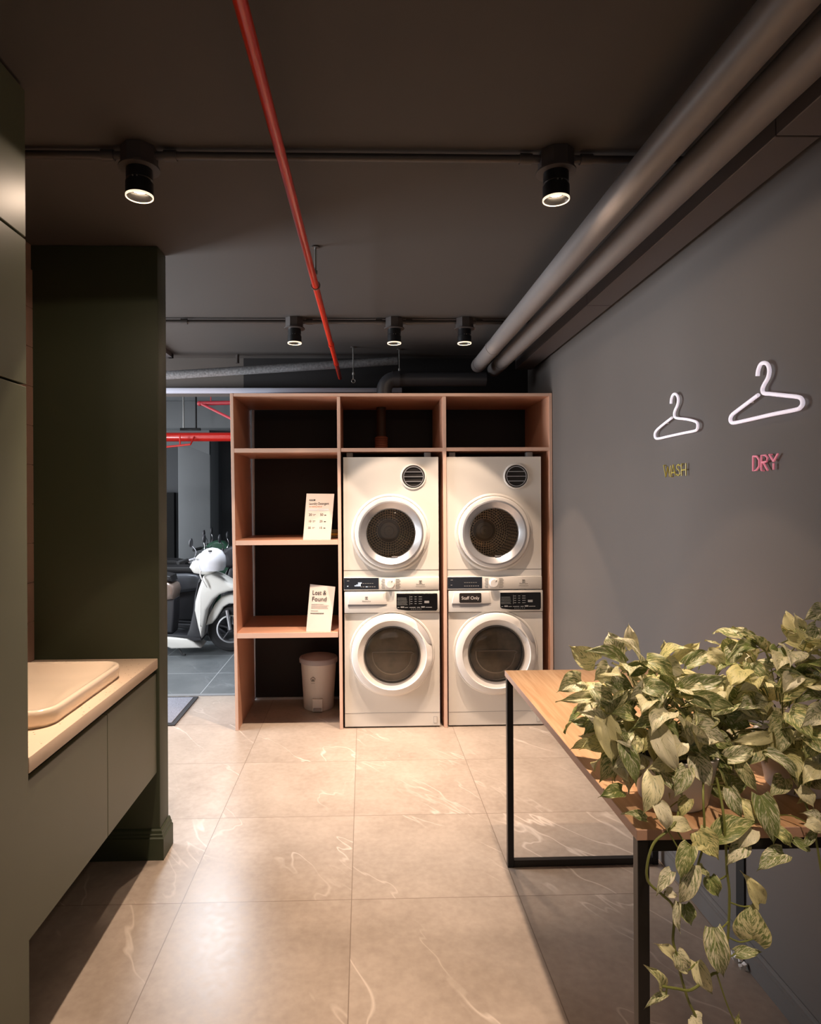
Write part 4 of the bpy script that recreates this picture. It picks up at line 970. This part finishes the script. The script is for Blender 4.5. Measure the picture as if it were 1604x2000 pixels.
# trailing vines with their leaves (left plant)
def vine(t, pts, leaves, r=.0026):
    P = [atY(x, y, Y) for x, y, Y in pts]
    v_ = obj('trailing_vine', tube(B(), smooth_path(P, 5), r, 8), 'vine', t)
    b = new_leaf_bm(); s = B()
    placed(b, None, leaves, rg)
    for e in leaves:
        p = atY(e[0], e[1], e[5]); q = min(smooth_path(P, 5), key=lambda z: (z-p).length)
        tube(s, smooth_path([p, (p+q)/2+Vector((0, 0, -.008)), q], 4), .0016, 6)
    obj('vine_leaves', b, 'variegated_leaf', v_, ang=60)
    obj('petioles', s, 'vine', v_)
vine(tA, [(1330, 1560, 1.31), (1322, 1600, 1.262), (1305, 1622, 1.25), (1278, 1646, 1.245), (1265, 1685, 1.24), (1266, 1721, 1.24), (1292, 1746, 1.24), (1314, 1768, 1.24), (1317, 1800, 1.24), (1315, 1838, 1.24), (1322, 1865, 1.24), (1330, 1905, 1.24), (1345, 1955, 1.24), (1361, 1990, 1.24), (1370, 2030, 1.24)],
     [(1350, 1652, 1330, 1722, 36, 1.24, 1.23), (1354, 1690, 1324, 1768, 36, 1.24, 1.24), (1312, 1702, 1282, 1750, 24, 1.24, 1.23), (1325, 1762, 1330, 1824, 16, 1.24, 1.23), (1338, 1766, 1350, 1808, 30, 1.25, 1.24), (1313, 1870, 1278, 1842, 30, 1.24, 1.23), (1322, 1860, 1345, 1902, 34, 1.24, 1.24), (1362, 1878, 1392, 1940, 32, 1.25, 1.24), (1350, 1985, 1372, 2016, 36, 1.24, 1.23), (1300, 1740, 1322, 1752, 18, 1.24, 1.24)])
vine(tA, [(1400, 1520, 1.32), (1412, 1580, 1.262), (1418, 1650, 1.25), (1420, 1700, 1.25), (1425, 1747, 1.25), (1422, 1830, 1.25), (1416, 1863, 1.25), (1402, 1898, 1.25), (1391, 1903, 1.24), (1351, 1933, 1.23), (1323, 1931, 1.22), (1293, 1926, 1.22)],
     [(1393, 1812, 1414, 1909, 44, 1.23, 1.22), (1470, 1834, 1472, 1758, 66, 1.25, 1.26), (1484, 1764, 1446, 1700, 34, 1.26, 1.27), (1386, 1712, 1404, 1752, 32, 1.26, 1.25), (1437, 1862, 1488, 1860, 22, 1.25, 1.25), (1292, 1928, 1258, 1884, 26, 1.22, 1.22), (1300, 1942, 1257, 1972, 14, 1.22, 1.21), (1455, 1650, 1420, 1690, 34, 1.25, 1.24), (1440, 2006, 1444, 1976, 12, 1.25, 1.25)])
vine(tB, [(1374, 1500, 1.33), (1374, 1560, 1.262), (1376, 1640, 1.255), (1362, 1696, 1.25), (1366, 1730, 1.25)], [(1362, 1694, 1384, 1716, 20, 1.25, 1.25), (1376, 1640, 1345, 1660, 26, 1.255, 1.25)], .0022)
vine(tB, [(1570, 1560, 1.3), (1588, 1610, 1.265), (1596, 1650, 1.26), (1604, 1700, 1.26), (1612, 1740, 1.26)], [(1590, 1625, 1560, 1660, 16, 1.26, 1.26)], .0022)

# ================================================================== FLOOR THINGS
m0 = [atZ(389, 1361, 0), atZ(343, 1419, 0)]
t = thing('doormat', 'grey fibre doormat with a dark border just inside the opening', 'mat', (-1.62, 4.37, 0))
obj('border', box(B(), -2.05, -1.208, 4.075, 4.66, 0.0005, .009, .003), 'mat_border', t)
obj('pile', box(B(), -2.02, -1.238, 4.105, 4.63, .008, .013, .002), 'mat_fibre', t)
p = atZ(1446, 1886, 0.0)
b = B(); rr = random.Random(2)
for k in range(9):
    x, y, s_ = p.x+rr.uniform(-.012, .010), p.y+rr.uniform(-.02, .03), rr.uniform(.006, .012)
    r_ = bmesh.ops.create_icosphere(b, subdivisions=1, radius=s_)
    for v in r_['verts']: v.co = Vector((v.co.x*rr.uniform(.5, 1.2), v.co.y*.8, v.co.z*rr.uniform(.5, 1.3)))+Vector((x, y, s_*.9+rr.uniform(0, .012)))
tag(obj('paper_scrap', b, 'white_plastic', loc=(p.x, p.y, 0)), 'crumpled white scrap on the floor against the right baseboard', 'scrap')

# ================================================================== GARAGE: SCOOTERS, HELMET, PIPES
def make_scooter(label, ax, Y, body, accent, lower, sc_=1., turn=0.):
    t = thing('motor_scooter', label, 'scooter', (ax, Y, 0), 'scooters parked in the garage')
    k = 1/203*sc_; P = lambda L: [((x-452)*k, (1271-y)*k) for x, y in L]
    def part(name, L, w0, m, bev=.012, parent=t, taper=None):
        b = prism(B(), P(L), -w0/2, w0/2, 'y', bev, 3); return obj(name, b, m, parent, world=False, ang=40)
    fs = part('front_shield', [(405, 1122), (396, 1148), (390, 1170), (389, 1187), (395, 1217), (401, 1240), (406, 1217), (412, 1186), (424, 1167), (436, 1157), (450, 1152), (466, 1150), (462, 1140), (450, 1134), (437, 1126), (420, 1119)], .34*sc_, body, .03)
    part('inner_shield', [(402, 1122), (396, 1130), (388, 1160), (385, 1190), (378, 1222), (372, 1236), (398, 1240), (402, 1235), (392, 1195), (394, 1160)], .28*sc_, 'scooter_dark', .015)
    part('front_fender', [(406, 1219), (411, 1201), (424, 1177), (436, 1164), (455, 1160), (474, 1166), (488, 1184), (476, 1186), (462, 1178), (450, 1178), (440, 1184), (427, 1205), (418, 1215)], .15*sc_, body, .02)
    part('floorboard', [(300, 1233), (345, 1236), (374, 1240), (386, 1246), (400, 1258), (345, 1258), (322, 1248), (290, 1240)], .30*sc_, body, .02)
    part('floor_mat', [(300, 1228), (398, 1236), (401, 1244), (386, 1245), (374, 1239), (300, 1232)], .27*sc_, 'scooter_dark', .006)
    part('under_seat', [(350, 1166), (349, 1200), (346, 1230), (300, 1229), (250, 1225), (240, 1190), (262, 1166)], .24*sc_, lower, .02)
    part('side_body', [(352, 1150), (349, 1140), (338, 1133), (318, 1130), (260, 1130), (214, 1122), (206, 1136), (232, 1168), (300, 1172), (349, 1166)], .30*sc_, accent, .04)
    part('seat', [(346, 1133), (343, 1122), (320, 1117), (270, 1116), (216, 1108), (212, 1120), (260, 1130), (318, 1131)], .25*sc_, 'seat_vinyl', .02)
    part('headset', [(376, 1107), (384, 1092), (395, 1081), (408, 1076), (426, 1078), (438, 1090), (434, 1108), (420, 1120), (402, 1122), (384, 1118)], .20*sc_, body, .035)
    for s in (-1, 1):
        b = B(); x0, z0 = P([(392, 1092)])[0]; tube(b, [(x0, s*.08*sc_, z0), (x0-.02, s*.2*sc_, z0+.02), (x0-.06, s*.30*sc_, z0+.01)], .011, 10); h_ = obj('handlebar', b, 'chrome', t, world=False)
        obj('grip', tube(B(), [(x0-.05, s*.27*sc_, z0+.012), (x0-.11, s*.38*sc_, z0+.0)], .017, 12), 'rubber', h_, world=False)
        obj('brake_lever', tube(B(), [(x0+.0, s*.24*sc_, z0+.015), (x0+.02, s*.30*sc_, z0+.012), (x0-.02, s*.38*sc_, z0+.0)], .005, 8), 'chrome', h_, world=False)
        b = B(); tube(b, smooth_path([(x0-.01, s*.17*sc_, z0+.02), (x0+.01, s*.21*sc_, z0+.09), (x0-.01, s*.27*sc_, z0+.14)], 4), .0045, 8); h_ = obj('mirror_stem', b, 'chrome', t, world=False)
        b = lathe(B(), [(0, -.012), (.035, -.010), (.045, 0), (.042, .006), (0, .006)], (0, 0, 0), 'x', 24)
        for v in b.verts: v.co.y *= 1.35; v.co += Vector((x0-.012, s*.30*sc_, z0+.17))
        obj('mirror', b, 'scooter_dark', h_, world=False)
    def wheel(wx_, rr_=.215):
        w_ = obj('tire', lathe(B(), [(rr_*.62, -.035), (rr_*.8, -.050), (rr_*.95, -.040), (rr_, -.015), (rr_, .015), (rr_*.95, .040), (rr_*.8, .050), (rr_*.62, .035)], (wx_, 0, rr_), 'y', 48, closed=True), 'tire', t, world=False)
        b = lathe(B(), [(rr_*.62, -.036), (rr_*.56, -.038), (rr_*.54, -.02), (rr_*.54, .02), (rr_*.56, .038), (rr_*.62, .036)], (wx_, 0, rr_), 'y', 40, closed=True); obj('rim', b, 'silver', w_, world=False)
        b = lathe(B(), [(0, -.045), (.03, -.042), (.03, .042), (0, .045)], (wx_, 0, rr_), 'y', 20)
        for q in range(5):
            a = 2*PI*q/5+.3; tube(b, [(wx_+.02*math.cos(a), -.02, rr_+.02*math.sin(a)), (wx_+rr_*.56*math.cos(a), -.02, rr_+rr_*.56*math.sin(a))], .009, 6)
        obj('hub_spokes', b, 'scooter_dark', w_, world=False)
    wheel(0); wheel(-1.22)
    b = B()
    for s in (-1, 1): tube(b, [(0, s*.065, .215), (-.03, s*.065, .40)], .016, 12)
    obj('fork', b, 'silver', t, world=False)
    part('rear_fender', [(218, 1150), (196, 1158), (180, 1186), (188, 1190), (204, 1168), (240, 1176)], .12*sc_, 'scooter_dark', .01)
    b = B(); x0, z0 = P([(352, 1250)])[0]; tube(b, [(x0, -.1, z0), (x0+.07, -.16, .012), (x0+.1, -.17, .012)], .009, 8); obj('side_stand', b, 'rubber', t, world=False)
    t.rotation_euler.z = turn
    return t
fx = atZ(452, 1271, 0)
make_scooter('white motor scooter with bronze side body, nearest in the garage opening', fx.x, fx.y, 'scooter_white', 'scooter_bronze', 'scooter_dark', turn=.05)
make_scooter('dark grey motor scooter parked just behind the white one', fx.x+.11, fx.y+.62, 'scooter_dark', 'scooter_grey', 'scooter_dark', 1.0, turn=.08)
make_scooter('green motor scooter parked third from the opening', fx.x-.20, fx.y+1.25, 'scooter_green', 'scooter_green', 'scooter_dark', 1.02, turn=.10)
hc = atY(415, 1096, fx.y-.16)
t = thing('helmet', 'white open-face helmet hanging on the handlebars of the white scooter', 'helmet', hc)
b = lathe(B(), [(0, .128), (.05, .118), (.09, .095), (.118, .05), (.127, 0), (.122, -.05), (.105, -.085), (.098, -.083), (.11, -.05), (.112, 0), (0, .1)], (0, 0, 0), 'z', 40)
obj('shell', b, 'helmet', t, world=False, ang=60)
obj('vent', lathe(B(), [(0, -.006), (.018, -.006), (.018, .004)], (.0, -.085, .102), 'z', 16), 'print_black', t, world=False)
b = B(); tube(b, smooth_path([(-.09, -.02, -.06), (-.10, -.05, -.12), (-.07, -.06, -.18), (-.04, -.05, -.24)], 4), .007, 6); obj('strap', b, 'white_plastic', t, world=False)
# garage pipes
def gz(py, Y): return atY(400, py, Y).z
t = thing('fire_main', 'thick bright red fire main crossing the garage under the beam', 'pipe', (-2, 7.0, gz(853.5, 7.0)))
obj('tube', tube(B(), [(-5, 7.0, gz(853.5, 7)), (.5, 7.0, gz(853.5, 7))], .049, 28), 'red_gloss', t)
for px_, m_ in ((358.5, 'zinc'), (383, 'black_metal')):
    a = atY(px_, 800, 7.6); obj_ = tag(obj('pipe_hanger', tube(B(), [(a.x, 7.6, 2.729), (a.x, 7.6, gz(838, 7.6))], .011, 8), m_, loc=(a.x, 7.6, 2.729)), {'zinc': 'pale hanger strut left of the pair under the garage ceiling', 'black_metal': 'black hanger strut right of the pair under the garage ceiling'}[m_], 'hanger rod', 'hanger struts in the garage')
a, c_ = atY(352, 836, 7.6), atY(392, 838, 7.6)
tag(obj('hanger_bar', box(B(), a.x, c_.x, 7.585, 7.615, a.z-.03, a.z, .003), 'black_metal', loc=a), 'short black cross bar between the hanger struts', 'bar')
a = atY(390, 788, 6.6); b = tube(B(), [atY(480, 786, 6.6), a], .022, 14); tube(b, [a+Vector((.01, 0, 0)), atY(480, 832, 6.3)], .014, 12); r_ = bmesh.ops.create_icosphere(b, subdivisions=2, radius=.027)
for v in r_['verts']: v.co += a
tube(b, [atY(412, 787, 6.6), Vector((atY(412, 787, 6.6).x, 6.6, 2.7295))], .006, 6)
tag(obj('branch_pipe', b, 'pink_red', loc=a), 'forked dull red branch pipe high in the garage beside the shelving', 'pipe')
a = atY(372, 868, 6.8); b = tube(B(), [atY(290, 876, 6.8), atY(325, 873, 6.8), a], .011, 10); tube(b, [a, Vector((a.x, 6.96, gz(853.5, 7.0)))], .009, 8); tube(b, [a+Vector((-.11, 0, 0)), a+Vector((-.11, 0, .1))], .008, 8)
tag(obj('sprinkler_branch', b, 'red_gloss', loc=a), 'thin red sprinkler branch hanging below the fire main', 'pipe')
